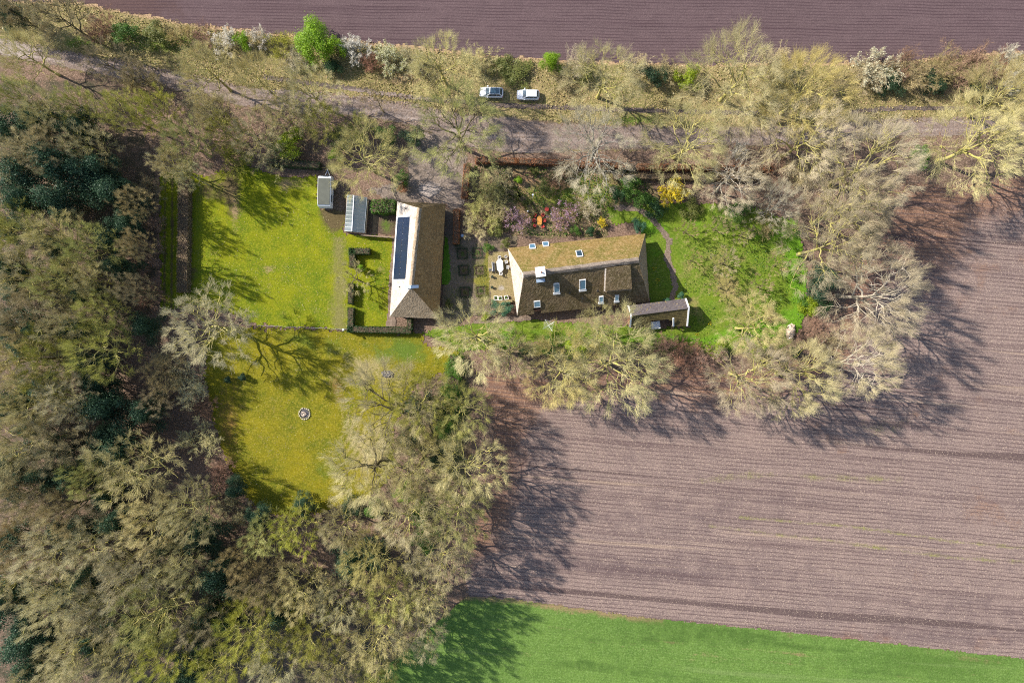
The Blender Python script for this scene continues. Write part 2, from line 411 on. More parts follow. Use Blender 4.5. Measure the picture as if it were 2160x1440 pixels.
M['copper_leaf'] = leaf_mat('fallen_leaf', (0.24,0.13,0.07), (0.44,0.29,0.17), 0.1)
M['straw'] = leaf_mat('dead_grass', (0.30,0.25,0.10), (0.48,0.40,0.20), 0.2)
M['straw_pale'] = leaf_mat('stubble_stalks', (0.24,0.18,0.14), (0.40,0.32,0.25), 0.1)

M['border'] = ground_mat('garden_border', (0.150,0.115,0.062), (0.095,0.085,0.036), (0.23,0.17,0.10), masks=((0.13,0.145,0.026),(0.30,0.17,0.095),(0.26,0.20,0.11)), speck=((0.36,0.26,0.16),0.60,0.7), big=0.2, mid=0.55, grain=1.6)

# ------------------------------------------------------------------ ground sheets
def in_poly(x, y, poly):
    r = np.zeros(x.shape, bool)
    n = len(poly)
    for i in range(n):
        x1, y1 = poly[i]; x2, y2 = poly[(i+1) % n]
        if y1 == y2: continue
        c = ((y1 > y) != (y2 > y)) & (x < (x2-x1)*(y-y1)/(y2-y1)+x1)
        r ^= c
    return r
def d_line(x, y, pts):
    d = np.full(x.shape, 1e9)
    for (x1,y1),(x2,y2) in zip(pts[:-1], pts[1:]):
        dx, dy = x2-x1, y2-y1; L = dx*dx+dy*dy
        t = np.clip(((x-x1)*dx+(y-y1)*dy)/L, 0, 1)
        d = np.minimum(d, np.hypot(x-x1-t*dx, y-y1-t*dy))
    return d
def blob(x, y, cx, cy, rx, ry=None, rot=0.0):
    ry = ry or rx
    c, s_ = math.cos(rot), math.sin(rot)
    u = (x-cx)*c+(y-cy)*s_; v = -(x-cx)*s_+(y-cy)*c
    return np.exp(-((u/rx)**2+(v/ry)**2))

def sheet(name, test, box, z, res, mat, maskfn=None, rag=4.0, relief=0.0):
    """ground sheet: the cells of a fine grid for which test(px, py) holds (photo pixels), with a ragged edge"""
    x0, x1, y0, y1 = box
    r = res / S
    xs = np.arange(x0, x1+r, r); ys = np.arange(y0, y1+r, r)
    X, Y = np.meshgrid(xs, ys)
    cx = X[:-1,:-1]+r/2; cy = Y[:-1,:-1]+r/2
    nx = (fbm(cx*0.05, cy*0.05, 5)-0.5)*2*rag*1.6 + (vnoise(cx*0.28, cy*0.28, 9)-0.5)*2*rag
    ny = (fbm(cx*0.05, cy*0.05, 23)-0.5)*2*rag*1.6 + (vnoise(cx*0.28, cy*0.28, 31)-0.5)*2*rag
    keep = test(cx+nx, cy+ny)
    nyv, nxv = X.shape
    idx = np.arange(nyv*nxv).reshape(nyv, nxv)
    q = np.stack([idx[1:,:-1], idx[1:,1:], idx[:-1,1:], idx[:-1,:-1]], -1)[keep]
    used, inv = np.unique(q, return_inverse=True)
    q = inv.reshape(q.shape)
    jx = (_hash(used % nxv, used // nxv, 3)-0.5)*0.55*r; jy = (_hash(used % nxv, used // nxv, 4)-0.5)*0.55*r
    PX = X.ravel()[used]+jx; PY = Y.ravel()[used]+jy
    zz = np.full(len(used), z)
    if relief: zz = zz + relief*fbm(PX*0.12, PY*0.12, 41)
    v = np.stack([(PX-1080)*S, (720-PY)*S, zz], -1)
    me = mesh_np(name, v, q)
    if maskfn is not None:
        m = np.zeros((len(used), 4), np.float32); m[:,3] = 1
        mk = maskfn(PX, PY)
        for i, a in enumerate(mk):
            if a is not None: m[:,i] = np.clip(a, 0, 1)
        at = me.color_attributes.new('mask', 'FLOAT_COLOR', 'POINT')
        at.data.foreach_set('color', m.ravel())
    o = link(name, me, None, mat)
    tag(o, kind='structure')
    return o

# base ground, reaching far beyond the view
g = np.concatenate([[-900,-500,-300,-200,-150], np.arange(-112, 113, 1.0), [150,200,300,500,900]])
GX, GY = np.meshgrid(g, g[(np.abs(g) < 82) | (np.abs(g) > 140)])
n0, n1 = GX.shape
idx = np.arange(n0*n1).reshape(n0, n1)
q = np.stack([idx[:-1,:-1], idx[:-1,1:], idx[1:,1:], idx[1:,:-1]], -1).reshape(-1, 4)
me = mesh_np('ground', np.stack([GX.ravel(), GY.ravel(), np.zeros(GX.size)], -1), q)
PX = GX.ravel()/S+1080; PY = 720-GY.ravel()/S
m = np.zeros((len(PX), 4), np.float32); m[:,3] = 1
m[:,0] = np.clip(blob(PX,PY,960,820,35,130)*0.8 + blob(PX,PY,930,960,60,120)*0.6 + blob(PX,PY,1200,735,160,22)*0.75 + blob(PX,PY,1500,735,160,18)*0.9 + blob(PX,PY,1090,380,60,40)*0.4
    + blob(PX,PY,1330,390,60,40)*0.6 + blob(PX,PY,600,330,120,25)*0.35 + blob(PX,PY,300,80,120,25)*0.7, 0, 1)
m[:,1] = np.clip(blob(PX,PY,450,830,60,30)*0.7 + blob(PX,PY,420,1020,40,120)*0.4 + blob(PX,PY,640,1130,60,50)*0.6 + blob(PX,PY,1620,360,160,40)*0.5 + blob(PX,PY,1740,700,50,60)*0.6 + blob(PX,PY,1090,790,60,40)*0.6, 0, 1)
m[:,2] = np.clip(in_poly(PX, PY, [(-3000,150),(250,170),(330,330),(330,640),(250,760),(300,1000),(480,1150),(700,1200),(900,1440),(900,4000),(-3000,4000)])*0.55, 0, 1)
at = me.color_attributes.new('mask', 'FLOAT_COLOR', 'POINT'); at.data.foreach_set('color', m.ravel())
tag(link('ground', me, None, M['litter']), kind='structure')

FIELD_EDGE = [(-200,-10),(160,2),(400,48),(560,66),(740,82),(900,99),(1045,118),(1200,125),(1440,133),(1750,130),(1910,126),(2160,103),(2700,60)]
def edge_y(x, pts): return np.interp(x, [p[0] for p in pts], [p[1] for p in pts])
sheet('ploughed_field', lambda x,y: y < edge_y(x, FIELD_EDGE)+2, (-20,2500,-330,140), 0.03, 0.45, M['plough'], lambda x,y: (blob(x,y,250,10,150,60),), rag=2.5, relief=0.02)
CROP_EDGE = [(600,1300),(900,1270),(985,1256),(1080,1262),(1340,1300),(1600,1325),(2160,1388),(2700,1450)]
STUB = [(1015,800),(1040,785),(1130,800),(1230,800),(1350,772),(1520,792),(1640,775),(1730,745),(1780,690),(1795,560),(1850,430),(1905,385),(2020,395),(2160,375),(2700,300),(2700,1452),(2160,1389),(1600,1327),(1340,1302),(1080,1264),(985,1258),(980,1200),(1000,1120),(1040,1000),(1045,900)]
LIT = [(1010,770),(1130,800),(1350,772),(1520,795),(1640,780),(1740,740),(1795,600),(1850,430),(1905,385),(2020,395),(2200,370)]
LIT2 = [(1010,800),(1045,900),(1040,1000),(1000,1120)]
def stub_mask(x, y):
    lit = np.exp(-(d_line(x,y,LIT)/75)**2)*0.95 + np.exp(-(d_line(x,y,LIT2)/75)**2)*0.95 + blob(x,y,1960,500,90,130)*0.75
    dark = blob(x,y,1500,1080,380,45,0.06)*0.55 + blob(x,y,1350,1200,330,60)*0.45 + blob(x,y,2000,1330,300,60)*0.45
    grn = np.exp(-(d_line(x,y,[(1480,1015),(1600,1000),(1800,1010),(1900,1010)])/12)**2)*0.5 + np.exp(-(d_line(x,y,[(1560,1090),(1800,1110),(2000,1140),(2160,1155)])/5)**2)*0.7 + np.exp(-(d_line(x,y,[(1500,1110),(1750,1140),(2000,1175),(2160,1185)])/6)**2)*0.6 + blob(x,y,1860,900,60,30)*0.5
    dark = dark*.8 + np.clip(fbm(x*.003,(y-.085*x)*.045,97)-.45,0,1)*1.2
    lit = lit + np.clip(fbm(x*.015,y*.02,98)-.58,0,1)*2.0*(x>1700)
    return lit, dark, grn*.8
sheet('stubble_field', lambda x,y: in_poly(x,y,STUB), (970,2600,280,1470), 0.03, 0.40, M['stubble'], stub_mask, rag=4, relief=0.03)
sheet('crop_field', lambda x,y: (y > edge_y(x, CROP_EDGE)) & (x > 985-(y-1256)*1.15), (500,2450,1240,1560), 0.05, 0.26, M['crop'],
    lambda x,y: (np.exp(-((y-edge_y(x,CROP_EDGE))/14)**2)*np.where(x<1400,.7,.3)+np.clip(fbm(x*.012,(y-.085*x)*.06,60)-.62,0,1)*1.6+np.exp(-((y-edge_y(x,CROP_EDGE)-46)/2.2)**2)*.32+np.exp(-((y-edge_y(x,CROP_EDGE)-67)/2.2)**2)*.32, blob(x,y,1500,1340,250,30,0.05)*0.6+np.clip(fbm(x*.004,(y-.085*x)*.05,61)-.48,0,1)*2.0), rag=1.3, relief=0.04)

# the same fields running on outside the view
sheet('ploughed_field', lambda x,y: (y < -334) | ((x > 2506) & (y < edge_y(x, FIELD_EDGE))), (-900,5000,-3000,200), 0.03, 6.0, M['plough'], rag=0)
sheet('stubble_field', lambda x,y: (x > 2700) & (y > 300) & (y < 1500+(x-2700)*.1), (2640,6000,290,1900), 0.03, 6.0, M['stubble'], rag=0)
sheet('crop_field', lambda x,y: ((y > 1600) & (x > 560)) | ((x > 2480) & (y > 1460+(x-2480)*.1)), (400,6000,1440,4000), 0.05, 6.0, M['crop'], rag=0)

VERGE_T = [(p[0], p[1]+2) for p in FIELD_EDGE]
VERGE_B = [(-200,75),(0,92),(180,118),(320,150),(420,172),(560,190),(700,195),(900,232),(1080,250),(1350,268),(1700,268),(2160,250),(2700,235)]
sheet('grass_verge', lambda x,y: (y > edge_y(x,VERGE_T)) & (y < edge_y(x,VERGE_B)), (-30,2500,-10,290), 0.02, 0.40, M['verge'],
    lambda x,y: (blob(x,y,330,90,110,25)*1.0+blob(x,y,170,90,40,14)*0.8+blob(x,y,640,150,80,12)*0.6+blob(x,y,1350,255,90,14)*0.7+blob(x,y,1100,220,60,10)*0.5,
                 np.exp(-((y-edge_y(x,VERGE_T))/9)**2)*0.85+blob(x,y,2000,190,160,22)*0.6+blob(x,y,880,165,120,22)*0.5, blob(x,y,2000,160,200,22)*0.6), rag=4)
LANE = [(-60,82),(0,98),(100,118),(220,140),(400,176),(520,205),(640,215),(780,226),(880,245),(1000,280),(1120,288),(1400,292),(1700,285),(1900,270),(2160,262),(2600,250)]
def lane_w(x): return np.interp(x, [-60,200,420,800,900,1060,1200,1500,2200], [19,20,22,22,28,40,30,22,21])
sheet('lane', lambda x,y: np.abs(y-edge_y(x,LANE)) < lane_w(x), (-60,2400,50,345), 0.04, 0.35, M['lane'],
    lambda x,y: (np.exp(-((y-edge_y(x,LANE)-7)/5)**2)*0.55+np.exp(-((y-edge_y(x,LANE)+9)/5)**2)*0.45 + blob(x,y,20,105,60,30)*0.6, np.clip((np.abs(y-edge_y(x,LANE))/lane_w(x)-0.72)*2.6,0,0.8), blob(x,y,1180,285,120,40)*0.35), rag=5)
sheet('footpath', lambda x,y: d_line(x,y,[(560,163),(700,182),(880,208),(1040,222),(1200,228),(1450,236),(1600,240)]) < 4.5, (550,1610,150,250), 0.06, 0.22, M['lane'], lambda x,y: (None, None, np.full(x.shape,0.8)), rag=1.5)
sheet('footpath', lambda x,y: d_line(x,y,[(1800,236),(1900,229),(2030,229)]) < 4.5, (1790,2040,220,245), 0.06, 0.22, M['lane'], lambda x,y: (None, None, np.full(x.shape,0.7)), rag=1.5)
sheet('yard', lambda x,y: in_poly(x,y,[(880,275),(960,290),(985,330),(985,420),(955,450),(945,432),(840,428),(770,400),(860,380),(865,320)]), (760,990,270,460), 0.05, 0.25, M['yard'],
    lambda x,y: (blob(x,y,860,400,40,20)*0.5, blob(x,y,905,400,25,18)), rag=3)

LAWN = [(338,370),(350,360),(430,372),(520,348),(560,365),(600,372),(668,372),(672,440),(728,445),(727,492),(828,500),(828,560),(820,690),(735,694),(545,686),(480,660),(400,640),(340,660)]
def lawn_mask(x, y):
    dirt = blob(x,y,490,400,25,70)*0.8 + blob(x,y,440,390,40,40)*0.5 + blob(x,y,420,520,40,120)*0.25 + blob(x,y,710,460,30,30)*0.9 + np.exp(-(d_line(x,y,[(349,370),(347,650)])/4)**2)*0.7 + np.exp(-(d_line(x,y,[(364,370),(362,650)])/4)**2)*0.7
    straw = blob(x,y,610,390,60,20)*0.5 + blob(x,y,495,440,10,60)*0.6
    straw = straw + np.clip(fbm(x*.03,y*.03,77)-.62,0,1)*1.6
    dirt = dirt + np.clip(fbm(x*.02,y*.02,78)-.62,0,1)*1.8 + blob(x,y,700,440,30,40)*.5
    dry = np.exp(-((x-715)/22)**2)*(y>500)*0.75 + blob(x,y,640,660,80,20)*0.3
    return dirt, straw, dry
sheet('lawn', lambda x,y: in_poly(x,y,LAWN), (330,840,340,700), 0.06, 0.25, M['lawn'], lawn_mask, rag=3.5)
MEAD = [(440,700),(480,690),(545,690),(735,697),(890,703),(900,730),(965,735),(965,770),(930,790),(880,810),(830,900),(830,980),(800,1040),(720,1070),(640,1085),(560,1080),(510,1035),(475,960),(450,880),(430,800)]
def mead_mask(x, y):
    r = np.hypot(x-643, y-872)
    ring = (0.5+0.5*np.sin(r*2*math.pi/13+1.5*vnoise(x*.02,y*.02,4)))*np.exp(-((r-95)/60)**2)
    pale = np.clip(blob(x,y,780,970,60,105)*0.62 + blob(x,y,770,770,70,40)*0.5 + blob(x,y,840,810,60,40)*0.35 + ring*0.24, 0, 1)
    brown = blob(x,y,715,830,28,50)*0.5 + blob(x,y,560,880,90,120)*0.22 + blob(x,y,480,900,30,150)*0.5
    green = blob(x,y,850,740,70,30)*0.9 + blob(x,y,660,720,80,25)*0.5 + blob(x,y,680,1000,60,70)*0.35
    return pale, brown, green
sheet('meadow', lambda x,y: in_poly(x,y,MEAD), (420,980,680,1100), 0.08, 0.25, M['meadow'], mead_mask, rag=5)
GARD = [(890,700),(1000,682),(1130,676),(1330,690),(1460,690),(1370,640),(1350,470),(1290,470),(1280,440),(1380,432),(1440,430),(1520,432),(1600,440),(1680,470),(1700,560),(1705,640),(1690,690),(1650,735),(1500,738),(1420,722),(1340,725),(1200,728),(1120,720),(1060,735),(960,740)]
def gard_mask(x, y):
    straw = blob(x,y,1520,540,60,45)*0.55 + blob(x,y,1550,620,60,40)*0.6 + blob(x,y,1000,715,90,20)*0.5 + blob(x,y,1600,680,60,25)*0.5 + blob(x,y,1450,600,30,80)*0.3
    bare = blob(x,y,1380,560,14,60)*0.35 + blob(x,y,1560,450,60,25)*0.5
    lush = blob(x,y,1680,560,26,120)*1.0 + blob(x,y,1650,690,60,30)*0.9 + blob(x,y,1420,715,110,9)*0.9 + blob(x,y,1390,480,30,20)*0.8 + blob(x,y,1630,480,60,40)*0.5
    straw = straw + np.clip(fbm(x*.03,y*.03,87)-.56,0,1)*2.0
    bare = bare + np.clip(fbm(x*.035,y*.035,88)-.62,0,1)*1.6
    lush = lush + np.clip(fbm(x*.03,y*.03,89)-.55,0,1)*2.4
    return straw, bare, lush
sheet('garden_lawn', lambda x,y: in_poly(x,y,GARD), (880,1720,425,745), 0.10, 0.25, M['garden'], gard_mask, rag=3.5)
sheet('garden_path', lambda x,y: d_line(x,y,[(1300,440),(1345,440),(1375,460),(1400,490),(1411,510),(1406,545),(1418,575),(1424,605),(1414,640)]) < 5.5, (1290,1435,425,650), 0.13, 0.2, M['path'], rag=2)
sheet('barn_path', lambda x,y: in_poly(x,y,[(829,500),(842,500),(835,690),(815,690),(818,640)]), (805,850,490,700), 0.12, 0.2, M['path'], rag=1)
sheet('front_path', lambda x,y: in_poly(x,y,[(1000,676),(1060,669),(1110,664),(1126,668),(1120,675),(1060,679),(1000,684)]), (990,1140,655,690), 0.13, 0.2, M['path'], rag=1)
sheet('kitchen_garden_soil', lambda x,y: in_poly(x,y,[(672,400),(727,412),(727,445),(776,490),(832,495),(838,430),(785,450),(700,400)]), (665,845,395,500), 0.04, 0.2, M['soil'], lambda x,y: (blob(x,y,815,475,18,20)*0.7,), rag=2)
sheet('courtyard', lambda x,y: in_poly(x,y,[(935,440),(965,440),(975,500),(1060,490),(1090,500),(1090,520),(1040,540),(1034,665),(930,672),(940,520)]), (925,1100,435,680), 0.11, 0.2, M['court'],
    lambda x,y: (blob(x,y,1018,600,14,60)*0.7+blob(x,y,1028,560,5,60)*0.9+blob(x,y,1000,592,30,9)*0.6, blob(x,y,960,640,20,30)*0.5), rag=1.5)
sheet('terrace', lambda x,y: in_poly(x,y,[(1030,542),(1040,532),(1075,530),(1092,640),(1036,636),(1030,560)]), (1025,1096,525,650), 0.14, 0.18, M['terrace'],
    lambda x,y: (blob(x,y,1057,608,9,8)*0.8, blob(x,y,1040,545,10,14)*0.3), rag=1)
sheet('grass_strip', lambda x,y: in_poly(x,y,[(938,500),(944,500),(950,560),(951,590),(944,600),(932,600)]), (930,955,495,605), 0.14, 0.18, M['strip'], rag=1)
sheet('garden_bed', lambda x,y: in_poly(x,y,[(1000,345),(1330,350),(1400,420),(1300,440),(1280,500),(1080,500),(1060,440),(1000,420)]), (990,1410,340,510), 0.03, 0.22, M['border'],
    lambda x,y: (blob(x,y,1140,410,60,25)*0.75+blob(x,y,1230,430,70,35)*0.85+blob(x,y,1260,390,60,30)*0.6+blob(x,y,1060,410,40,30)*0.5, blob(x,y,1110,375,60,25)*0.6+blob(x,y,1105,430,20,30)*0.6, blob(x,y,1150,480,80,14)*0.7+blob(x,y,1280,455,40,20)*0.5), rag=4)

# ------------------------------------------------------------------ vegetation prototypes
def unit(v): return v / np.maximum(np.linalg.norm(v, axis=-1, keepdims=True), 1e-9)
def tubes(P, R, sides):
    """P (N,K+1,3) polylines, R (N,K+1) radii -> verts, quads"""
    N, K1, _ = P.shape
    T = np.empty_like(P)
    T[:,1:-1] = P[:,2:]-P[:,:-2]; T[:,0] = P[:,1]-P[:,0]; T[:,-1] = P[:,-1]-P[:,-2]
    T = unit(T)
    ref = np.where(np.abs(T[...,2:3]) > 0.9, np.array([1.,0,0]), np.array([0,0,1.]))
    A = unit(np.cross(T, ref)); B = np.cross(T, A)
    a = np.arange(sides)*2*np.pi/sides
    V = P[:,:,None,:] + R[:,:,None,None]*(np.cos(a)[None,None,:,None]*A[:,:,None,:] + np.sin(a)[None,None,:,None]*B[:,:,None,:])
    idx = np.arange(N*K1*sides).reshape(N, K1, sides)
    nx = np.roll(idx, -1, axis=2)
    Q = np.stack([idx[:,:-1], nx[:,:-1], nx[:,1:], idx[:,1:]], -1).reshape(-1, 4)
    return V.reshape(-1, 3), Q
def join(parts):
    vs, fs, n = [], [], 0
    for v, f in parts:
        vs.append(v); fs.append(f+n); n += len(v)
    return np.concatenate(vs), np.concatenate(fs)
def polyline(rng, start, d, L, K, jit, up):
    N = len(start); P = np.empty((N, K+1, 3)); P[:,0] = start
    d = unit(d)
    for k in range(K):
        d = unit(d + rng.normal(0, jit, (N,3)) + np.array([0,0,up]))
        P[:,k+1] = P[:,k] + d*(L/K)[:,None]
    return P
def branch(rng, P, R, L, n, tmin, tmax, amin, amax, lr, K, jit, up, rr, outward=0.0):
    """n children on every polyline of P"""
    N, K1, _ = P.shape
    t = (np.tile(np.arange(n), (N,1)) + rng.random((N,n)))/n*(tmax-tmin)+tmin
    f = t*(K1-1); i = np.minimum(f.astype(int), K1-2); w = (f-i)[...,None]
    ar = np.arange(N)[:,None]
    p0 = P[ar,i]; p1 = P[ar,i+1]
    st = p0*(1-w)+p1*w; tan = unit(p1-p0)
    rad = (R[ar,i]*(1-w[...,0])+R[ar,i+1]*w[...,0])
    rv = rng.normal(0,1,(N,n,3)); perp = unit(rv-(rv*tan).sum(-1,keepdims=True)*tan)
    a = rng.uniform(amin, amax, (N,n,1))
    d = np.cos(a)*tan+np.sin(a)*perp
    if outward:
        c = np.array([0,0,0.0]); o = st-c; o[...,2] *= 0.3
        d = d + outward*unit(o)
    ln = L[:,None]*lr*(1.15-0.55*t)*rng.uniform(0.7,1.25,(N,n))
    st = st.reshape(-1,3); d = d.reshape(-1,3); ln = ln.ravel()
    Pc = polyline(rng, st, d, ln, K, jit, up)
    r0 = np.minimum(rad.ravel()*rr, 0.5)
    return Pc, r0, ln
def taper(r0, K, end=0.35): return r0[:,None]*np.linspace(1, end, K+1)[None,:]

def bez(rng, A, B, up, K, jit):
    """curved polylines from A to B (N,3)"""
    C = (A+B)/2; L = np.linalg.norm(B-A, axis=1)[:,None]
    C = C + rng.normal(0, jit, A.shape)*L + np.array([0,0,1.])*up*L
    t = np.linspace(0, 1, K+1)[None,:,None]
    P = A[:,None]*(1-t)**2 + C[:,None]*2*t*(1-t) + B[:,None]*t**2
    w = (t*(1-t)*4)*L[:,None]*jit*.35
    return P + rng.normal(0, 1, P.shape)*w
def bare_tree(seed, H, R, trunk=0.30, r0=0.36, limbs=10, n2=7, tufts=260, ntw=13, tw=0.011, low=-.15, zc=.46, up=.0, tl=.95, spread=.75, lump=.22):
    """leafless tree: trunk, limbs and boughs reaching into an uneven dome, tufts of twigs filling it"""
    rng = np.random.default_rng(seed)
    zc *= H
    tp = polyline(rng, np.zeros((1,3)), np.array([[rng.normal(0,.06), rng.normal(0,.06), 1.]]), np.array([H*0.72]), 8, 0.06, 0.15)
    tr = taper(np.array([r0]), 8, 0.22); tr[:,0] *= 1.35
    ph = rng.uniform(0, 6.28, 12)
    def dome(az, el, rho):
        m = 1 + lump*(np.sin(3*az+ph[0])*np.cos(2.2*el+ph[1])*.5 + np.sin(5*az+ph[2]+2*el)*.35 + np.sin(8*az+ph[3])*np.sin(5*el+ph[4])*.4)
        r = rho*m
        return np.stack([R*np.cos(az)*np.cos(el)*r, R*np.sin(az)*np.cos(el)*r, zc+(H-zc)*np.sin(el)*r], -1)
    n1 = limbs; t = np.minimum(trunk+(1-trunk)*(np.arange(n1)+rng.random(n1)*.8)/n1, .98)
    f = t*8; i = f.astype(int); w = (f-i)[:,None]
    st = tp[0,i]*(1-w)+tp[0,np.minimum(i+1,8)]*w
    az = np.arange(n1)*2.399+rng.uniform(-.4,.4,n1); k = (t-trunk)/(1-trunk)
    el = .05+1.15*k**1.1+rng.normal(0,.1,n1)
    P1 = bez(rng, st, dome(az, el, .78*rng.uniform(.85,1.1,n1)), .10+up, 7, .10)
    R1 = taper(r0*.55*rng.uniform(.75,1.15,n1)*(1-.35*k), 7, .26)
    # boughs
    q = np.repeat(np.arange(n1), n2); u = rng.uniform(.28,.95,n1*n2)*7; i = np.minimum(u.astype(int), 6); w = (u-i)[:,None]
    A = P1[q,i]*(1-w)+P1[q,i+1]*w; ra = R1[q,i]
    B = dome(az[q]+rng.normal(0,.45,len(q)), np.clip(el[q]+rng.normal(.08,.38,len(q)), low, 1.5), rng.uniform(.72,.98,len(q)))
    P2 = bez(rng, A, B, .07+up*.6, 5, .10); R2 = taper(np.clip(ra*.60,.045,.13)*(r0/.36), 5, .38)
    # tufts
    sp = np.concatenate([P2.reshape(-1,3), P1[:,3:].reshape(-1,3)])
    az3 = rng.uniform(0, 6.283, tufts); el3 = np.arcsin(np.clip(low+(1-low)*rng.random(tufts)**.85, -1, 1))
    T = dome(az3, el3, 1-.42*rng.random(tufts)**1.7)
    nr = np.argmin(((T[:,None]-sp[None])**2).sum(-1), 1); A = sp[nr]
    P3 = bez(rng, A, T, .05+up*.5, 4, .12); R3 = taper(np.full(tufts,.040)*(r0/.36), 4, .45)
    c0 = np.array([0,0,zc*.75])
    q = np.repeat(np.arange(tufts), ntw); N = len(q); u = rng.uniform(.35,1,N)*4; i = np.minimum(u.astype(int),3); w = (u-i)[:,None]
    S4 = P3[q,i]*(1-w)+P3[q,i+1]*w
    d = unit(T[q]-c0)*1.05 + unit(rng.normal(0,1,(N,3)))*spread + np.array([0,0,.15+up])
    P4 = polyline(rng, S4, d, tl*rng.uniform(.5,1.25,N), 2, .16, .06+up*.3); R4 = np.full((N,3), tw)*np.array([1.3,1.05,.75])
    P5, r5, L5 = branch(rng, P4, R4, np.full(N, tl), 3, .10, .9, .22, .70, .60, 1, .10, .05, .8)
    R5 = np.full((len(P5),2), tw)*np.array([.9,.6])
    trunk_m = mesh_np('trunk', *join([tubes(tp,tr,8), tubes(P1,R1,6)]), smooth=True)
    bough_m = mesh_np('boughs', *join([tubes(P2,R2,4), tubes(P3,R3,3)]))
    crown_m = mesh_np('crown', *join([tubes(P4,R4,3), tubes(P5,R5,3)]))
    return trunk_m, crown_m, H, R, bough_m

def leaf_quads(rng, C, Nrm, size, flat=0.6):
    """quads centred at C facing roughly Nrm"""
    N = len(C)
    d = unit(Nrm + rng.normal(0, flat, (N,3)))
    rv = rng.normal(0,1,(N,3)); a = unit(np.cross(d, rv)); b = np.cross(d, a)
    s1 = (size*rng.uniform(.6,1.3,N))[:,None]; s2 = s1*rng.uniform(.5,.95,N)[:,None]
    V = np.stack([C-a*s1-b*s2*.35, C-b*s2*.0+a*s1*.2-b*s2, C+a*s1+b*s2*.3, C-a*s1*.15+b*s2], 1).reshape(-1,3)
    return V, np.arange(4*N).reshape(N,4)

def leafy(seed, H, R, n, size, lobes=9, base=0.12, shell=0.45, stems=5, squash=1.0):
    """bush or evergreen: stems and a crown of leaves spread over uneven lobes"""
    rng = np.random.default_rng(seed)
    cs = []
    for i in range(lobes):
        a = i*2.399+rng.uniform(-.9,.9); rr = R*rng.uniform(.12,.85)*(1 if i else 0)
        z = H*rng.uniform(.30,.86)*(1-.35*(rr/R)**2) if i else H*.62
        s = R*rng.uniform(.18,.42) if i else R*.45
        cs.append((rr*math.cos(a), rr*math.sin(a), z, s, s*rng.uniform(.75,1.2), min(s*rng.uniform(.8,1.3)*squash, H-z+.02*H)))
    cs = np.array(cs); wgt = (cs[:,3]*cs[:,4]); wgt /= wgt.sum()
    k = rng.choice(lobes, n, p=wgt)
    d = unit(rng.normal(0,1,(n,3))); d[:,2] = np.where(d[:,2] < -.35, -d[:,2], d[:,2])
    r = 1 - shell*rng.random(n)**1.6
    r *= 1 + .28*rng.normal(0,1,n)*(rng.random(n) < .5)
    C = cs[k,:3] + d*cs[k,3:]*r[:,None]
    C[:,2] = np.maximum(C[:,2], base*H*rng.random(n)+.05)
    v, f = leaf_quads(rng, C, d+np.array([0,0,.35]), size, .7)
    crown = mesh_np('crown', v, f)
    a = np.arange(stems)*2.4
    st = np.stack([np.cos(a)*.1*R, np.sin(a)*.1*R, np.zeros(stems)], -1)
    dd = np.stack([np.cos(a)*.5, np.sin(a)*.5, np.ones(stems)], -1)
    P = polyline(rng, st, dd, np.full(stems, H*.75), 4, .15, .1)
    trunk = mesh_np('trunk', *tubes(P, taper(np.full(stems, .03+.012*R), 4, .3), 5), smooth=True)
    return trunk, crown, H, R

def twig_shrub(seed, H, R, stems=26, n=(6,5,4), tw=.010, petals=0, psize=.06):
    """many-stemmed bare shrub, with blossom quads if petals > 0"""
    rng = np.random.default_rng(seed)
    a = rng.uniform(0, 6.28, stems); rr = R*.35*rng.random(stems)**.5
    st = np.stack([rr*np.cos(a), rr*np.sin(a), np.zeros(stems)], -1)
    tilt = rng.uniform(.05, .95, stems)
    d = np.stack([np.cos(a)*tilt, np.sin(a)*tilt, np.full(stems, .9)], -1)
    L = np.minimum(H*1.05, R*1.25)*rng.uniform(.7,1.1,stems)*np.where(tilt > .5, .95, 1)
    P1 = polyline(rng, st, d, L, 4, .12, .05); R1 = taper(rng.uniform(.018,.034,stems), 4, .4)
    P2, r2, L2 = branch(rng, P1, R1, L, n[0], .25, 1, .3, .9, .42, 3, .18, .06, .6); R2 = taper(np.maximum(r2,.011), 3, .5)
    P3, r3, L3 = branch(rng, P2, R2, L2, n[1], .15, 1, .3, 1.0, .55, 2, .2, .06, .7); R3 = np.full((len(P3),3), tw)
    parts = [tubes(P2,R2,3), tubes(P3,R3,3)]
    if n[2]:
        P4, r4, L4 = branch(rng, P3, R3, np.clip(L3,.25,1), n[2], .1, 1, .4, 1.1, .7, 1, .2, .05, .8); R4 = np.full((len(P4),2), tw*.8)
        parts.append(tubes(P4,R4,3)); tips = P4
    else: tips = P3
    trunk = mesh_np('stems', *tubes(P1,R1,4))
    crown = mesh_np('crown', *join(parts))
    pet = None
    if petals:
        k = rng.integers(0, len(tips), petals); w = rng.random((petals,1))
        C = tips[k,0]*(1-w)+tips[k,-1]*w + rng.normal(0,.05,(petals,3))
        pet = mesh_np('blossom', *leaf_quads(rng, C, np.tile([0,0,1.],(petals,1)), psize, .9))
    return trunk, crown, H, R, pet

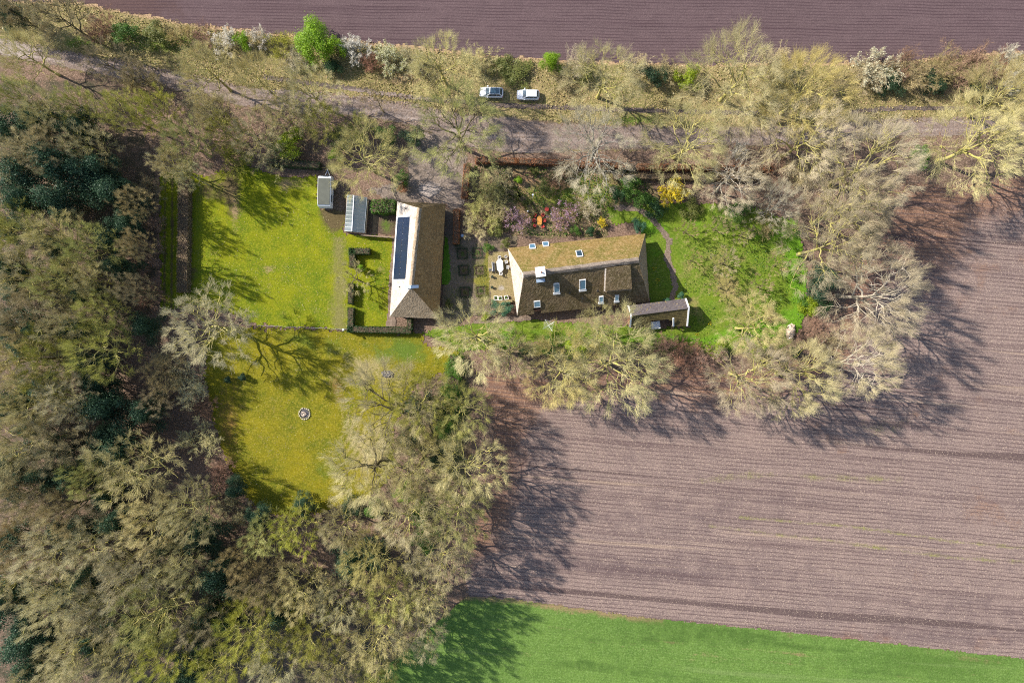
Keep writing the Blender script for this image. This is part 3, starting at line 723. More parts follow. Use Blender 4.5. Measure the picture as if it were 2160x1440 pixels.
def scatter(name, test, box, n, size, mat, z=0.12, seed=1, upright=False, clump=None):
    rng = np.random.default_rng(seed)
    x0, x1, y0, y1 = box
    px = rng.uniform(x0, x1, n*3); py = rng.uniform(y0, y1, n*3)
    k = test(px, py)
    if clump: k &= (fbm(px*clump, py*clump, seed+5) + rng.normal(0,.06,n*3)) > .5
    px, py = px[k][:n], py[k][:n]
    C = np.stack([(px-1080)*S, (720-py)*S, z+rng.random(len(px))*(size*.8 if not upright else size)], -1)
    nm = np.tile([0,0,1.], (len(px),1)) if not upright else np.concatenate([rng.normal(0,1,(len(px),2)), rng.uniform(.2,.9,(len(px),1))], 1)
    o = link(name, mesh_np(name, *leaf_quads(rng, C, nm, size, .35 if not upright else .4)), None, M[mat])
    return o

# height and radius of each prototype are in metres; copies are scaled to the tree they stand for
BT = {
 'oakA': bare_tree(11, 16, 8.0, tufts=150, ntw=18, tw=.0085, tl=1.6, spread=.50, lump=.16), 'oakB': bare_tree(12, 17, 8.0, limbs=11, tufts=160, ntw=18, tw=.0085, tl=1.6, spread=.50, lump=.16), 'oakC': bare_tree(13, 15, 8.0, trunk=.25, limbs=9, tufts=145, ntw=18, tw=.0085, low=-.25, tl=1.6, spread=.50, lump=.18),
 'fine': bare_tree(21, 15, 7.5, limbs=12, tufts=140, ntw=17, tw=.0075, up=.08, tl=1.5, spread=.48, lump=.14), 'fineB': bare_tree(22, 16, 7.5, limbs=12, tufts=125, ntw=17, tw=.0078, up=.05, tl=1.6, spread=.48, lump=.16),
 'upA': bare_tree(31, 17, 7.0, trunk=.18, limbs=13, tufts=170, ntw=17, tw=.0082, up=.16, r0=.28, tl=1.8, spread=.36, zc=.40, lump=.15), 'upB': bare_tree(32, 17, 7.0, trunk=.2, limbs=12, tufts=160, ntw=17, tw=.0082, up=.14, r0=.28, tl=1.8, spread=.36, zc=.40, lump=.15),
 'woodA': bare_tree(41, 17, 7.5, limbs=11, tufts=185, ntw=17, tw=.0100, tl=1.25, spread=.62, lump=.34, low=.0), 'woodB': bare_tree(42, 16, 7.5, limbs=10, tufts=175, ntw=17, tw=.0100, tl=1.25, spread=.62, lump=.34, low=.0), 'woodC': bare_tree(43, 18, 7.5, limbs=12, tufts=185, ntw=17, tw=.0100, tl=1.25, spread=.62, lump=.36, low=.0),
 'sparse': bare_tree(45, 14, 8.0, trunk=.3, limbs=9, n2=6, tufts=135, ntw=17, tw=.0085, tl=1.6, spread=.50, low=-.2),
 'thin': bare_tree(51, 14, 5.0, trunk=.35, limbs=7, n2=5, tufts=60, ntw=12, tw=.009, r0=.2, tl=1.3, spread=.45), 'young': bare_tree(61, 4.2, 2.6, trunk=.28, limbs=8, n2=5, tufts=46, ntw=8, tw=.012, r0=.15, tl=.6, spread=.45),
}
LT = {
 'everA': leafy(71, 8, 4.0, 13000, .095, 22), 'everB': leafy(72, 9, 4.0, 13000, .095, 24, squash=1.4), 'everC': leafy(73, 7, 4.0, 12000, .095, 20),
 'bushA': leafy(81, 3, 2.0, 4200, .065, 12), 'bushB': leafy(82, 3, 2.0, 4200, .065, 14), 'tallbush': leafy(83, 6, 2.6, 7000, .07, 16, squash=1.5, shell=.6),
 'ball': leafy(84, 2.2, 1.2, 3200, .05, 5, shell=.15), 'clump': leafy(85, .35, .7, 70, .045, 9, shell=.9),
}
TS = {
 'twigA': twig_shrub(91, 3, 2.4), 'twigB': twig_shrub(92, 3.2, 2.4, stems=30), 'bloomA': twig_shrub(93, 4, 2.6, petals=5200, psize=.055), 'bloomB': twig_shrub(94, 3.6, 2.4, petals=3600, psize=.055),
 'bloomFew': twig_shrub(95, 3.5, 2.6, stems=22, n=(5,5,3), petals=1600, psize=.07), 'yellow': twig_shrub(96, 2.4, 2.0, stems=24, n=(6,5,2), petals=5200, psize=.06),
}
def slot(o, mat):
    if len(o.data.materials) == 0: o.data.materials.append(mat)
    o.material_slots[0].link = 'OBJECT'; o.material_slots[0].material = mat
RNG = random.Random(7)
def place(name, proto, xyz, h, r, mats, label, cat, group=None, rz=None, parts=('trunk','crown','boughs'), lean=0.0):
    o = empty(name, xyz, RNG.uniform(0, 6.28) if rz is None else rz)
    H0, R0 = proto[2], proto[3]
    k = r/R0
    o.scale = (k*RNG.uniform(.93,1.07), k*RNG.uniform(.93,1.07), h/H0)
    if lean: o.rotation_euler = (RNG.uniform(-lean,lean), RNG.uniform(-lean,lean), o.rotation_euler[2])
    meshes = [proto[0], proto[1]] + ([proto[4]] if len(proto) > 4 and proto[4] is not None else [])
    for me, m, pn in zip(meshes, mats, parts):
        c = link(pn, me, o); slot(c, m)
    tag(o, label, cat, group)
    return o
def base_from_crown(px, py, h, k=0.66):
    """ground point of a tree whose crown (centre at k*h) appears at the pixel"""
    x, y = W(px, py, h*k); return (x, y, 0.0)

# ------------------------------------------------------------------ buildings
CAMP = Vector((0, 0, HCAM))
def hit(px, py, p0, n):
    x, y = W(px, py, 0); d = Vector((x, y, 0)) - CAMP
    t = (Vector(p0) - CAMP).dot(n) / d.dot(n)
    return CAMP + d*t
def to_px(v):
    k = S*(1 - v[2]/HCAM); return 1080 + v[0]/k, 720 - v[1]/k

def slab(name, c, nu, nv, th, mat, parent, holes=(), rough=0.018, seed=1):
    """thick roof plane; c = eave a, eave b, ridge b, ridge a; holes: photo rectangles left open"""
    c = [Vector(p) for p in c]
    n = (c[1]-c[0]).cross(c[3]-c[0]).normalized()
    if n.z < 0: c = [c[1], c[0], c[3], c[2]]; n = -n
    top, bot = [], []
    rng = random.Random(seed)
    for j in range(nv+1):
        for i in range(nu+1):
            u, v = i/nu, j/nv
            p = (c[0]*(1-u)+c[1]*u)*(1-v) + (c[3]*(1-u)+c[2]*u)*v
            e = 0.0 if j == nv else rough
            top.append(p + n*rng.uniform(-e, e)); bot.append(p - n*th)
    keep = set()
    for j in range(nv):
        for i in range(nu):
            ids = [j*(nu+1)+i, j*(nu+1)+i+1, (j+1)*(nu+1)+i+1, (j+1)*(nu+1)+i]
            m = sum((top[k] for k in ids), Vector())/4
            x, y = to_px(m)
            if not any(h[0] <= x <= h[1] and h[2] <= y <= h[3] for h in holes): keep.add((i, j))
    N = len(top); fs = []
    for (i, j) in keep:
        a, b, d, e = j*(nu+1)+i, j*(nu+1)+i+1, (j+1)*(nu+1)+i+1, (j+1)*(nu+1)+i
        fs += [(a,b,d,e), (N+e,N+d,N+b,N+a)]
        for (di, dj, p, q) in ((0,-1,a,b),(1,0,b,d),(0,1,d,e),(-1,0,e,a)):
            if (i+di, j+dj) not in keep: fs.append((p, N+p, N+q, q))
    mb = MB(); mb.v = [tuple(p) for p in top+bot]; mb.f = fs
    o = mb.build(name, mat, parent)
    return o, c, n

def skylight(parent, plane, px, py, w, h, sill=False, mat=None, name='skylight', lift=0.06):
    c, n = plane
    p = hit(px, py, c[0]+n*0.05, n)
    u = (c[1]-c[0]).normalized(); v = n.cross(u).normalized()
    if v.z < 0: v = -v; u = -u
    Mx = Matrix(((u.x,v.x,n.x,p.x),(u.y,v.y,n.y,p.y),(u.z,v.z,n.z,p.z),(0,0,0,1)))
    b = MB().add([(-w/2+.07,-h/2+.07,lift+.03),(w/2-.07,-h/2+.07,lift+.03),(w/2-.07,h/2-.07,lift+.03),(-w/2+.07,h/2-.07,lift+.03),(-w/2+.07,-h/2+.07,-.1),(w/2-.07,-h/2+.07,-.1),(w/2-.07,h/2-.07,-.1),(-w/2+.07,h/2-.07,-.1)],
        [(0,1,2,3),(7,6,5,4),(0,4,5,1),(1,5,6,2),(2,6,7,3),(3,7,4,0)], Mx)
    o = b.build(name, mat or M['glass_sky'], parent)
    f = MB()
    for (x0,x1,y0,y1) in ((-w/2,w/2,-h/2,-h/2+.09),(-w/2,w/2,h/2-.09,h/2),(-w/2,-w/2+.09,-h/2+.09,h/2-.09),(w/2-.09,w/2,-h/2+.09,h/2-.09)):
        f.box(x0,x1,y0,y1,-.08,lift+.07, Mx)
    fr = f.build('frame', M['white'], o)
    if sill:
        MB().box(-w/2-.12,w/2+.12,-h/2-.42,-h/2-.002,-.05,lift+.02,Mx).build('sill', M['white'], o)
    return o

def wall_ring(pts, z0, z1, th, mat, parent, name='wall'):
    """one wall slab for each side of the outline"""
    k = len(pts)
    for i in range(k):
        a = Vector((*pts[i], 0)); b = Vector((*pts[(i+1) % k], 0))
        d = (b-a).normalized(); a2 = a + d*(th/2+.002); b2 = b - d*(th/2+.002)
        MB().bar(Vector((a2.x,a2.y,(z0+z1)/2)), Vector((b2.x,b2.y,(z0+z1)/2)), th, z1-z0).build(name, mat, parent)

def inset(pts, d):
    c = Vector((sum(p[0] for p in pts)/len(pts), sum(p[1] for p in pts)/len(pts)))
    out = []
    for p in pts:
        v = c - Vector((p[0], p[1])); out.append(Vector((p[0], p[1])) + Vector((math.copysign(d, v.x), math.copysign(d, v.y))))
    return [(q.x, q.y) for q in out]

def ridge_roll(a, b, r, mat, parent, name='ridge_cap'):
    a = Vector(a); b = Vector(b); d = (b-a).normalized(); s_ = d.cross(Vector((0,0,1))).normalized(); u = s_.cross(d)
    N = 24; prof = [(-1.9*r,-1.45*r),(-1.0*r,-.35*r),(-.35*r,.28*r),(.35*r,.28*r),(1.0*r,-.35*r),(1.9*r,-1.45*r),(0,-1.3*r)]
    rng = random.Random(3); vs = []; k = len(prof)
    for i in range(N+1):
        p = a+(b-a)*(i/N)
        for (x, z) in prof: vs.append(p + s_*(x+rng.uniform(-.05,.05)) + u*(z+rng.uniform(-.02,.02)))
    fs = [(i*k+j, i*k+(j+1)%k, (i+1)*k+(j+1)%k, (i+1)*k+j) for i in range(N) for j in range(k)]
    fs += [tuple(range(k)), tuple(reversed(range(N*k, N*k+k)))]
    return MB().add(vs, fs).build(name, mat, parent)

# ---- farmhouse
he, hr = 2.3, 8.7
fh = empty('farmhouse', (0,0,0)); tag(fh, 'long thatched farmhouse with mossy roof, white chimney and skylights', 'farmhouse')
NW, NE, SE, SW = W3(1071,523,he), W3(1361,493,he), W3(1370,636,he), W3(1091,666,he)
RA, RB = W3(1105,579,hr), W3(1346,548,hr)
def sep(p, q, d=0.06): return p + (q-p).normalized()*d
o, pc, pn = slab('roof_slope', (NE, NW, RA, RB), 110, 34, .38, M['thatch_moss'], fh, holes=((1116,1129,490,515),(1144,1157,490,510)), seed=2)
tag(o, 'mossy golden north slope with three skylights'); north = (pc, pn)
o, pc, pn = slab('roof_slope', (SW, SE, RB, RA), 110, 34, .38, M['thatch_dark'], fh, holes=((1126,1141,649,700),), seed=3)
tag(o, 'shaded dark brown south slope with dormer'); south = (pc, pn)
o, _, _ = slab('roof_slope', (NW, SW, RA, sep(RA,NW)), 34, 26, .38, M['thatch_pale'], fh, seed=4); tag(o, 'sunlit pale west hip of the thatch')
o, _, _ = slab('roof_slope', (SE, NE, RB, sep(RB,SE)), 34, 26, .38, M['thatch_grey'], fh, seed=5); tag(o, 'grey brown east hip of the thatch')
ridge_roll(RA-(RB-RA).normalized()*.1+Vector((0,0,.12)), RB+(RB-RA).normalized()*.1+Vector((0,0,.12)), .27, M['ridge'], fh)
wall_ring(inset([tuple(p.xy) for p in (NW, NE, SE, SW)], .75), 0, 2.45, .3, M['brick'], fh)
# catslide dormer on the south slope
a, b = hit(1279,566,south[0][0],south[1]), hit(1330,560,south[0][0],south[1])
a.z += .1; b.z += .1
d0, d1 = hit(1277,614,south[0][0],south[1]), hit(1333,609,south[0][0],south[1])
up = Vector((0,0,2.1))
k = (HCAM-d0.z-1.5)/(HCAM-d0.z)
e0, e1 = Vector((d0.x*k,d0.y*k,d0.z+1.5)), Vector((d1.x*k,d1.y*k,d1.z+1.5))
dm, dc, dn = slab('dormer', (e0, e1, b, a), 26, 22, .32, M['thatch_dark'], fh, seed=6)
tag(dm, 'raised thatched dormer in the shaded slope')
for p, q, r in ((a, e0, d0), (b, e1, d1)):
    n_ = (q-p).cross(r-p).normalized()
    MB().poly([p-Vector((0,0,.1)), q-Vector((0,0,.25)), r-Vector((0,0,.1))], .25, n_).build('cheek', M['thatch_pale'] if p is a else M['thatch_dark'], dm)  # left cheek coloured as if lit, right cheek as if in shade
MB().poly([e0-Vector((0,0,.3)), e1-Vector((0,0,.3)), d1+Vector((0,.25,-.2)), d0+Vector((0,.25,-.2))], .15).build('front_board', M['wood'], dm)
skylight(fh, north, 1123,520,1.1,1.45); skylight(fh, north, 1151,515,1.1,1.45); skylight(fh, north, 1222,535,1.1,1.9, mat=M['glass'])
skylight(fh, south, 1174,607,1.0,2.1, True); skylight(fh, south, 1229,600,1.1,2.2, True); skylight(fh, south, 1133,641,1.15,1.45)
skylight(fh, south, 1268,631,.8,1.4, True); skylight(fh, south, 1301,628,.75,1.3, True)
for (px, py) in ((1201,618),(1228,630),(1260,614)):
    p = hit(px, py, south[0][0], south[1])
    v = MB().cyl((p.x,p.y), .09, p.z-.2, p.z+.75, 10).build('vent_pipe', M['steel'], fh)
    MB().cyl((p.x,p.y), .2, p.z+.76, p.z+.95, 10, .09).build('cowl', M['car_black'], v)
ch = W3(1140,573,10.4)
dirx = (RB-RA).normalized(); ang = math.atan2(dirx.y, dirx.x)
Mc = Matrix.Translation((ch.x, ch.y, 0)) @ Matrix.Rotation(ang, 4, 'Z')
cm = MB().box(-.72,.72,-.72,.72,6.5,10.2,Mc).build('chimney', M['wall_white'], fh)
MB().box(-.85,.85,-.85,.85,10.2,10.42,Mc).build('chimney_cap', M['wall_white'], cm)
MB().cyl((ch.x+.15,ch.y-.1), .16, 10.42, 10.85, 12, .13).build('chimney_pot', M['brick'], cm)
MB().box(-.76,.76,-1.55,-.725,7.1,7.75,Mc).build('lead_apron', M['lead'], cm)

# ---- barn
he, hr = 2.6, 8.0
bn = empty('barn', (0,0,0)); tag(bn, 'thatched barn with a blue-black solar array on its sunlit slope', 'barn')
NW, NE, SE, SW = W3(838,425,he), W3(940,430,he), W3(926,672,he), W3(822,668,he)
RN, RS = W3(884,439,hr), W3(867,606,hr)
SOL = (838.5,458.6),(863.5,456.7),(855,588.6),(829.3,589)
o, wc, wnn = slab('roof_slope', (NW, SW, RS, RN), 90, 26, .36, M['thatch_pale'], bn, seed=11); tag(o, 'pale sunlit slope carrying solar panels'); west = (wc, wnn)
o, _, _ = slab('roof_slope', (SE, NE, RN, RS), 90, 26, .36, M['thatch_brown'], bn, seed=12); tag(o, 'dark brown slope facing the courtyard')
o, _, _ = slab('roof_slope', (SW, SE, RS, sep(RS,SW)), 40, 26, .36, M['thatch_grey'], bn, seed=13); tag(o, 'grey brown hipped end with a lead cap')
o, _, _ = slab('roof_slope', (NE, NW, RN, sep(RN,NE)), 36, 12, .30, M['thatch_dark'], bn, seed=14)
ridge_roll(RN+Vector((0,0,.06)), RS+Vector((0,0,.06)), .22, M['thatch_grey'], bn)
wall_ring(inset([tuple(p.xy) for p in (NW, NE, SE, SW)], .6), 0, 2.7, .3, M['brick'], bn)
c0 = MB()
e = Vector((0,0,.12)); dx = Vector((1.25,0,0)); 
c0.poly([RS+e+Vector((-1.25,-.05,-.55)), RS+e+Vector((0,-.25,.12)), RS+e+Vector((0,.35,.18)), RS+e+Vector((-1.25,.45,-.50))], .06)
c0.poly([RS+e+Vector((0,-.25,.12)), RS+e+Vector((1.25,-.05,-.55)), RS+e+Vector((1.25,.45,-.50)), RS+e+Vector((0,.35,.18))], .06)
c0.build('lead_cap', M['lead'], bn)
q = [hit(px, py, wc[0]+wnn*.22, wnn) for (px, py) in SOL]
arr = MB().poly([hit(px,py,wc[0]+wnn*.14,wnn) for (px,py) in ((836.5,457),(864.5,455),(856.5,590.5),(827.0,591))][::-1], .10, wnn).build('panel_tray', M['caravan'], bn)
NP = 11
for i in range(NP):
    for j in range(2):
        def bl(u, v): return (q[0]*(1-u)+q[1]*u)*(1-v)+(q[3]*(1-u)+q[2]*u)*v
        u0, u1 = (.0,.485) if j == 0 else (.515,1.0); v0, v1 = (i+.012)/NP, (i+.988)/NP
        MB().poly([bl(u0,v1), bl(u1,v1), bl(u1,v0), bl(u0,v0)], .05, wnn).build('solar_panel', M['solar'], bn)
for (px, py) in ((855,440),(843,605)):
    p = hit(px, py, wc[0], wnn); v = MB().cyl((p.x,p.y), .10, p.z-.2, p.z+.55, 10).build('vent_pipe', M['car_black'], bn)
# green doors under the south hip
a, b = Vector(inset([tuple(p.xy) for p in (NW,NE,SE,SW)], .6)[3]), Vector(inset([tuple(p.xy) for p in (NW,NE,SE,SW)], .6)[2])
for s0, s1 in ((.30,.48),(.50,.68)):
    p, r = a.lerp(b, s0), a.lerp(b, s1)
    MB().bar((p.x,p.y-.19,1.15),(r.x,r.y-.19,1.15),.06,2.2).build('door', M['box'], bn)
    
# ---- shed with tiled roof
sh = empty('tiled_shed', (0,0,0)); tag(sh, 'open-fronted garden shed with tiled roof and white gable boards', 'shed')
n0, n1 = W3(1325,645,2.5), W3(1446,630,2.5); r0, r1 = W3(1331,664.5,4.3), W3(1452.5,649,4.3); s0, s1 = W3(1329,689,2.0), W3(1449,687,2.0)
o, na, nn = slab('roof_slope', (n1, n0, r0, r1), 40, 8, .1, M['tile'], sh, rough=0)
o, sa, sn = slab('roof_slope', (s0, s1, r1, r0), 60, 14, .1, M['tile_moss'], sh, holes=((1373,1419,674,705),), rough=0)
def tiles(c, n, nu, nv, mat, holes=()):
    mb = MB(); rng = random.Random(5)
    for j in range(nv):
        for i in range(nu):
            u, v = (i+.5)/nu, (j+.5)/nv
            P = lambda u, v: (c[0]*(1-u)+c[1]*u)*(1-v)+(c[3]*(1-u)+c[2]*u)*v
            x, y = to_px(P(u, v))
            if any(h[0] <= x <= h[1] and h[2] <= y <= h[3] for h in holes): continue
            l = .05+rng.uniform(0,.02)
            p = [P(i/nu,j/nv)+n*l, P((i+.86)/nu,j/nv)+n*l, P((i+.86)/nu,(j+1)/nv)+n*.02, P(i/nu,(j+1)/nv)+n*.02]
            mb.poly(p, .04, n)
    return tag(mb.build('roof_tiles', mat, sh), kind='stuff')
tiles(na, nn, 46, 7, M['tile']); tiles(sa, sn, 46, 11, M['tile_moss'], ((1373,1419,674,705),))
MB().bar(r0+Vector((.1,0,.06)), r1+Vector((-.1,0,.06)), .28, .14).build('ridge_tiles', M['tile'], sh)
for (a, b, c) in ((n0,r0,s0),(n1,r1,s1)):
    z = Vector((0,0,.10))
    MB().bar(a+z, b+z, .26, .22).bar(b+z-(b-c).normalized()*.10, c+z, .26, .22).build('gable_board', M['white'], sh)
p0, p1 = hit(1420,671,sa[0],sn), hit(1420,688,sa[0],sn)
MB().bar(p0+Vector((0,0,.12)), p1+Vector((0,0,.12)), .26, .2).build('verge_board', M['white'], sh)
for px in (1373.5, 1420):
    x, y = W(px, 686.5, 2.0); MB().box(x-.08,x+.08,y-.08,y+.08,0,1.95).build('post', M['wood'], sh)
b0, b1 = Vector((n0.x+.1,n0.y-.35)), Vector((n1.x-.35,n1.y-.35)); g0, g1 = Vector((s0.x+.1,s0.y+.45)), Vector((s1.x-.3,s1.y+.45))
for (p, q2, h) in ((b0,b1,2.25),(b0+Vector((0,-.12)),g0,2.0),(b1+Vector((0,-.12)),g1,2.0)):
    MB().bar((p.x,p.y,h/2),(q2.x,q2.y,h/2),.18,h).build('wall', M['brick'], sh)
x, y = W(1434,683,1); MB().bar((x-1.15,y,.95),(x+.9,y+.05,.95),.14,1.9).build('wall', M['wood'], sh)

# ---- greenhouse
gh = empty('greenhouse', (0,0,0)); tag(gh, 'small glass greenhouse with white ridge bar between caravan and barn', 'greenhouse')
A, B, C, D = W3(733,412,1.7), W3(774,417,1.7), W3(768,491,1.7), W3(727,487,1.7)
R0, R1 = W3(746.5,412,2.5), W3(742,488,2.5)
bars = MB(); NPN = 9
for (e0_, e1_, side) in ((A, D, 0), (B, C, 1)):
    for i in range(NPN+1):
        u = i/NPN; bars.bar(e0_.lerp(e1_,u), R0.lerp(R1,u), .03)
    bars.bar(e0_, e1_, .05)
    for i in range(NPN):
        u0, u1 = (i+.05)/NPN, (i+.95)/NPN
        pts = [e0_.lerp(e1_,u0), e0_.lerp(e1_,u1), R0.lerp(R1,u1), R0.lerp(R1,u0)]
        n_ = (pts[1]-pts[0]).cross(pts[3]-pts[0]).normalized()
        if n_.z < 0: pts = pts[::-1]; n_ = -n_
        MB().poly([p+n_*.02 for p in pts], .012, n_).build('pane', M['pane'], gh)
for P_ in (A,B,C,D): bars.bar((P_.x,P_.y,0), P_, .07)
bars.build('glazing_bars', M['steel'], gh)
MB().bar(R0, R1, .13, .10).build('ridge_bar', M['white'], gh)
for (p, q2, h0, h1, mt) in ((A,D,0,.6,M['brick']),(B,C,0,.6,M['wood']),(C,D,0,.6,M['brick']),(A,B,0,.6,M['brick'])):
    d = (q2-p).normalized()*.1; MB().bar((p.x+d.x,p.y+d.y,(h0+h1)/2),(q2.x-d.x,q2.y-d.y,(h0+h1)/2),.14,h1-h0).build('plinth', mt, gh)
for (p, q2) in ((A,D),(B,C),(C,D),(A,B)):
    d = (q2-p).normalized()*.12; MB().bar((p.x+d.x,p.y+d.y,1.14),(q2.x-d.x,q2.y-d.y,1.14),.012,1.02).build('side_pane', M['pane'], gh)
x, y = W(735,450,.8); MB().box(x-.45,x+.45,y-2.9,y+2.9,.7,.76).build('bench_shelf', M['wood'], gh)
x, y = W(762,450,.5); MB().box(x-.6,x+.6,y-2.9,y+2.9,.02,.35).build('raised_bed', M['soil'], gh)

# ---- caravan
def caravan():
    x, y = W(684.5,403,2.2)
    o = empty('caravan', (x,y,0), math.radians(-1.2)); tag(o, 'white touring caravan with dark grey roof and drawbar on the lawn edge', 'caravan')
    w, l = 1.18, 2.85
    prof = [(-l,.55),(-l-.08,1.2),(-l+.10,2.2),(-l+.35,2.50),(l-.55,2.50),(l-.12,2.15),(l+.08,1.1),(l,.55)]
    vs = [(-w,p[0],p[1]) for p in prof]+[(w,p[0],p[1]) for p in prof]; k = len(prof)
    fs = [(i,(i+1)%k,k+(i+1)%k,k+i) for i in range(k)]+[tuple(range(k-1,-1,-1)), tuple(range(k,2*k))]
    MB().add(vs, fs).build('body', M['caravan'], o, bevel=.07)
    MB().box(-w+.06,w-.10,-l+.32,l-.60,2.502,2.56,taper=.03).build('roof', M['grey_roof'], o)
    MB().box(-.85,.85,l-.30,l-.27,1.5,2.0,Matrix.Translation((0,.32,.02))).build('front_window', M['glass'], o)
    MB().box(w+.002,w+.03,-1.9,-.6,1.35,2.0).build('side_window', M['glass'], o)
    MB().box(w+.002,w+.03,.6,1.7,1.35,2.0).build('side_window', M['glass'], o)
    MB().box(w+.002,w+.025,-.35,.35,.6,2.2).build('door', M['white'], o)
    for s_ in (-1,1):
        wl = MB()
        n=14; wl.add([(s_*(w-.05)+dx_, .3*math.cos(6.2832*i/n), .32+.3*math.sin(6.2832*i/n)) for dx_ in (-.09,.09) for i in range(n)], [(i,(i+1)%n,n+(i+1)%n,n+i) for i in range(n)]+[tuple(range(n)),tuple(range(n,2*n))])
        wl.build('wheel', M['tyre'], o)
    db = MB(); db.bar((-.55,l+.05,.5),(0,l+1.35,.45),.09).bar((.55,l+.05,.5),(0,l+1.35,.45),.09).bar((0,l+1.2,.45),(0,l+1.6,.48),.10)
    d = db.build('drawbar', M['steel'], o); MB().cyl((0,l+1.15),.07,.0,.45,10).build('jockey_wheel', M['tyre'], d)
caravan()

# ------------------------------------------------------------------ cars
def lathe_x(cx, y0, y1, r, n=18, cz=0.0):
    vs = [(cx+r*math.cos(6.28318*i/n), yy, cz+r*math.sin(6.28318*i/n)) for yy in (y0, y1) for i in range(n)]
    return vs, [(i,(i+1)%n,n+(i+1)%n,n+i) for i in range(n)]+[tuple(range(n)), tuple(range(2*n-1,n-1,-1))]
def car(name, px, py, rz, L, Wd, Ht, label, dark_roof, roof_end):
    x, y = W(px, py, .8)
    o = empty(name, (x,y,.03), rz); tag(o, label, 'car', 'white cars parked on the verge')
    hw = Wd/2; k = L/4.3
    st = [(-2.15,.50,.38,.56),(-2.10,.74,.30,.66),(-1.95,.88,.26,.73),(-1.70,.96,.24,.79),(-1.2,1.0,.22,.88),(-.75,1.0,.22,.95),(.0,1.0,.22,.97),(1.2,1.0,.22,1.0),(1.75,.98,.24,1.0),(2.0,.92,.27,.97),(2.12,.82,.33,.88),(2.15,.70,.42,.75)]
    vs = []; ring = 10
    for (sx, w, zb, zt) in st:
        w *= hw
        vs += [(sx*k,yy,zz) for yy, zz in ((-w*.92,zb),(-w,zb+.15),(-w,zt-.22),(-w*.965,zt-.07),(-w*.86,zt),(w*.86,zt),(w*.965,zt-.07),(w,zt-.22),(w,zb+.15),(w*.92,zb))]
    n = len(st)
    fs = [(i*ring+j,(i+1)*ring+j,(i+1)*ring+(j+1)%ring,i*ring+(j+1)%ring) for i in range(n-1) for j in range(ring)]
    fs += [tuple(range(ring)), tuple(reversed(range((n-1)*ring, n*ring)))]
    b = MB().add(vs, fs).build('body', M['car_white'], o, smooth=True)
    m = b.modifiers.new('edge', 'EDGE_SPLIT'); m.split_angle = math.radians(40)
    # cabin frustum
    zb, zt = .94, Ht-.05
    bw, tw_ = hw*.90, hw*.68
    xb0, xb1, xt0, xt1 = -1.00*k, 2.02*k, -.28*k, roof_end*k
    c = [(xb0,-bw,zb),(xb1,-bw*.93,zb),(xb1,bw*.93,zb),(xb0,bw,zb),(xt0,-tw_,zt),(xt1,-tw_*.93,zt),(xt1,tw_*.93,zt),(xt0,tw_,zt)]
    MB().add(c, [(0,1,5,4),(1,2,6,5),(2,3,7,6),(3,0,4,7),(4,5,6,7)]).build('cabin', M['car_white'], o)
    def panel(nm, i0, i1, i2, i3, ua, ub, va, vb, mat):
        P = [Vector(c[i]) for i in (i0,i1,i2,i3)]
        f = lambda u, v: (P[0]*(1-u)+P[1]*u)*(1-v)+(P[3]*(1-u)+P[2]*u)*v
        pts = [f(ua,va),f(ub,va),f(ub,vb),f(ua,vb)]; nn_ = (pts[1]-pts[0]).cross(pts[3]-pts[0]).normalized()
        return MB().poly([p+nn_*.014 for p in pts], .012, nn_).build(nm, mat, o)
    panel('windscreen', 3,0,4,7, .05,.95,.03,.97, M['glass'])
    panel('rear_window', 1,2,6,5, .08,.92,.12,.95, M['glass'])
    for (i0,i1,i2,i3) in ((0,1,5,4),(2,3,7,6)):
        for (ua, ub) in ((.06,.34),(.36,.66),(.68,.95)):
            if i0 == 2: ua, ub = 1-ub, 1-ua
            panel('side_window', i0,i1,i2,i3, ua,ub,.10,.92, M['glass'])
    r = MB(); r.box(xt0+.0,xt1,-tw_*.98,tw_*.98,zt+.004,zt+.05,taper=.06)
    rf = r.build('roof', M['car_white'], o, bevel=.02)
    if dark_roof:
        MB().box(xt0+.06,xt1-.06,-tw_*.86,tw_*.86,zt+.052,zt+.064).build('glass_roof', M['glass'], rf)
    for s_ in (-1,1):
        MB().box(xt0+.2,xt1-.1,s_*tw_*.93-.02,s_*tw_*.93+.02,zt+.056,zt+.085).build('roof_rail', M['steel'], rf)
    MB().cyl((xt1-.25,0),.03,zt+.05,zt+.16,8,.01).build('aerial', M['car_black'], rf)
    for sx in (-1.32*k, 1.32*k):
        for s_ in (-1,1):
            v, f = lathe_x(sx, s_*(hw-.20), s_*(hw+.01), .32, cz=.32); w_ = MB().add(v,f).build('wheel', M['tyre'], o)
            v, f = lathe_x(sx, s_*(hw-.1), s_*(hw+.022), .20, cz=.32); MB().add(v,f).build('rim', M['alloy'], w_)
    for s_ in (-1,1):
        MB().box(-2.06*k,-1.78*k,s_*hw*.66-.2,s_*hw*.66+.2,.58,.70,Matrix.Translation((0,0,.03))).build('headlight', M['lamp'], o, bevel=.02)
        MB().box(1.96*k,2.14*k,s_*hw*.78-.12,s_*hw*.78+.12,.72,.93).build('tail_light', M['red_lamp'], o, bevel=.02)
        MB().box(-.78*k,-.56*k,s_*(hw+.10)-.10,s_*(hw+.10)+.10,.96,1.10).build('mirror', M['car_white'], o, bevel=.02)
    MB().box(-2.18*k,-2.10*k,-.5,.5,.36,.52).build('grille', M['car_black'], o)
    return o
car('parked_car', 1036.5, 195, math.radians(-2), 4.35, 1.85, 1.58, 'white car with dark glass roof parked on the grass verge', True, 1.55)
car('parked_car', 1114, 200, math.radians(-1), 4.15, 1.80, 1.48, 'white hatchback with plain white roof parked on the verge behind another car', False, 1.62)

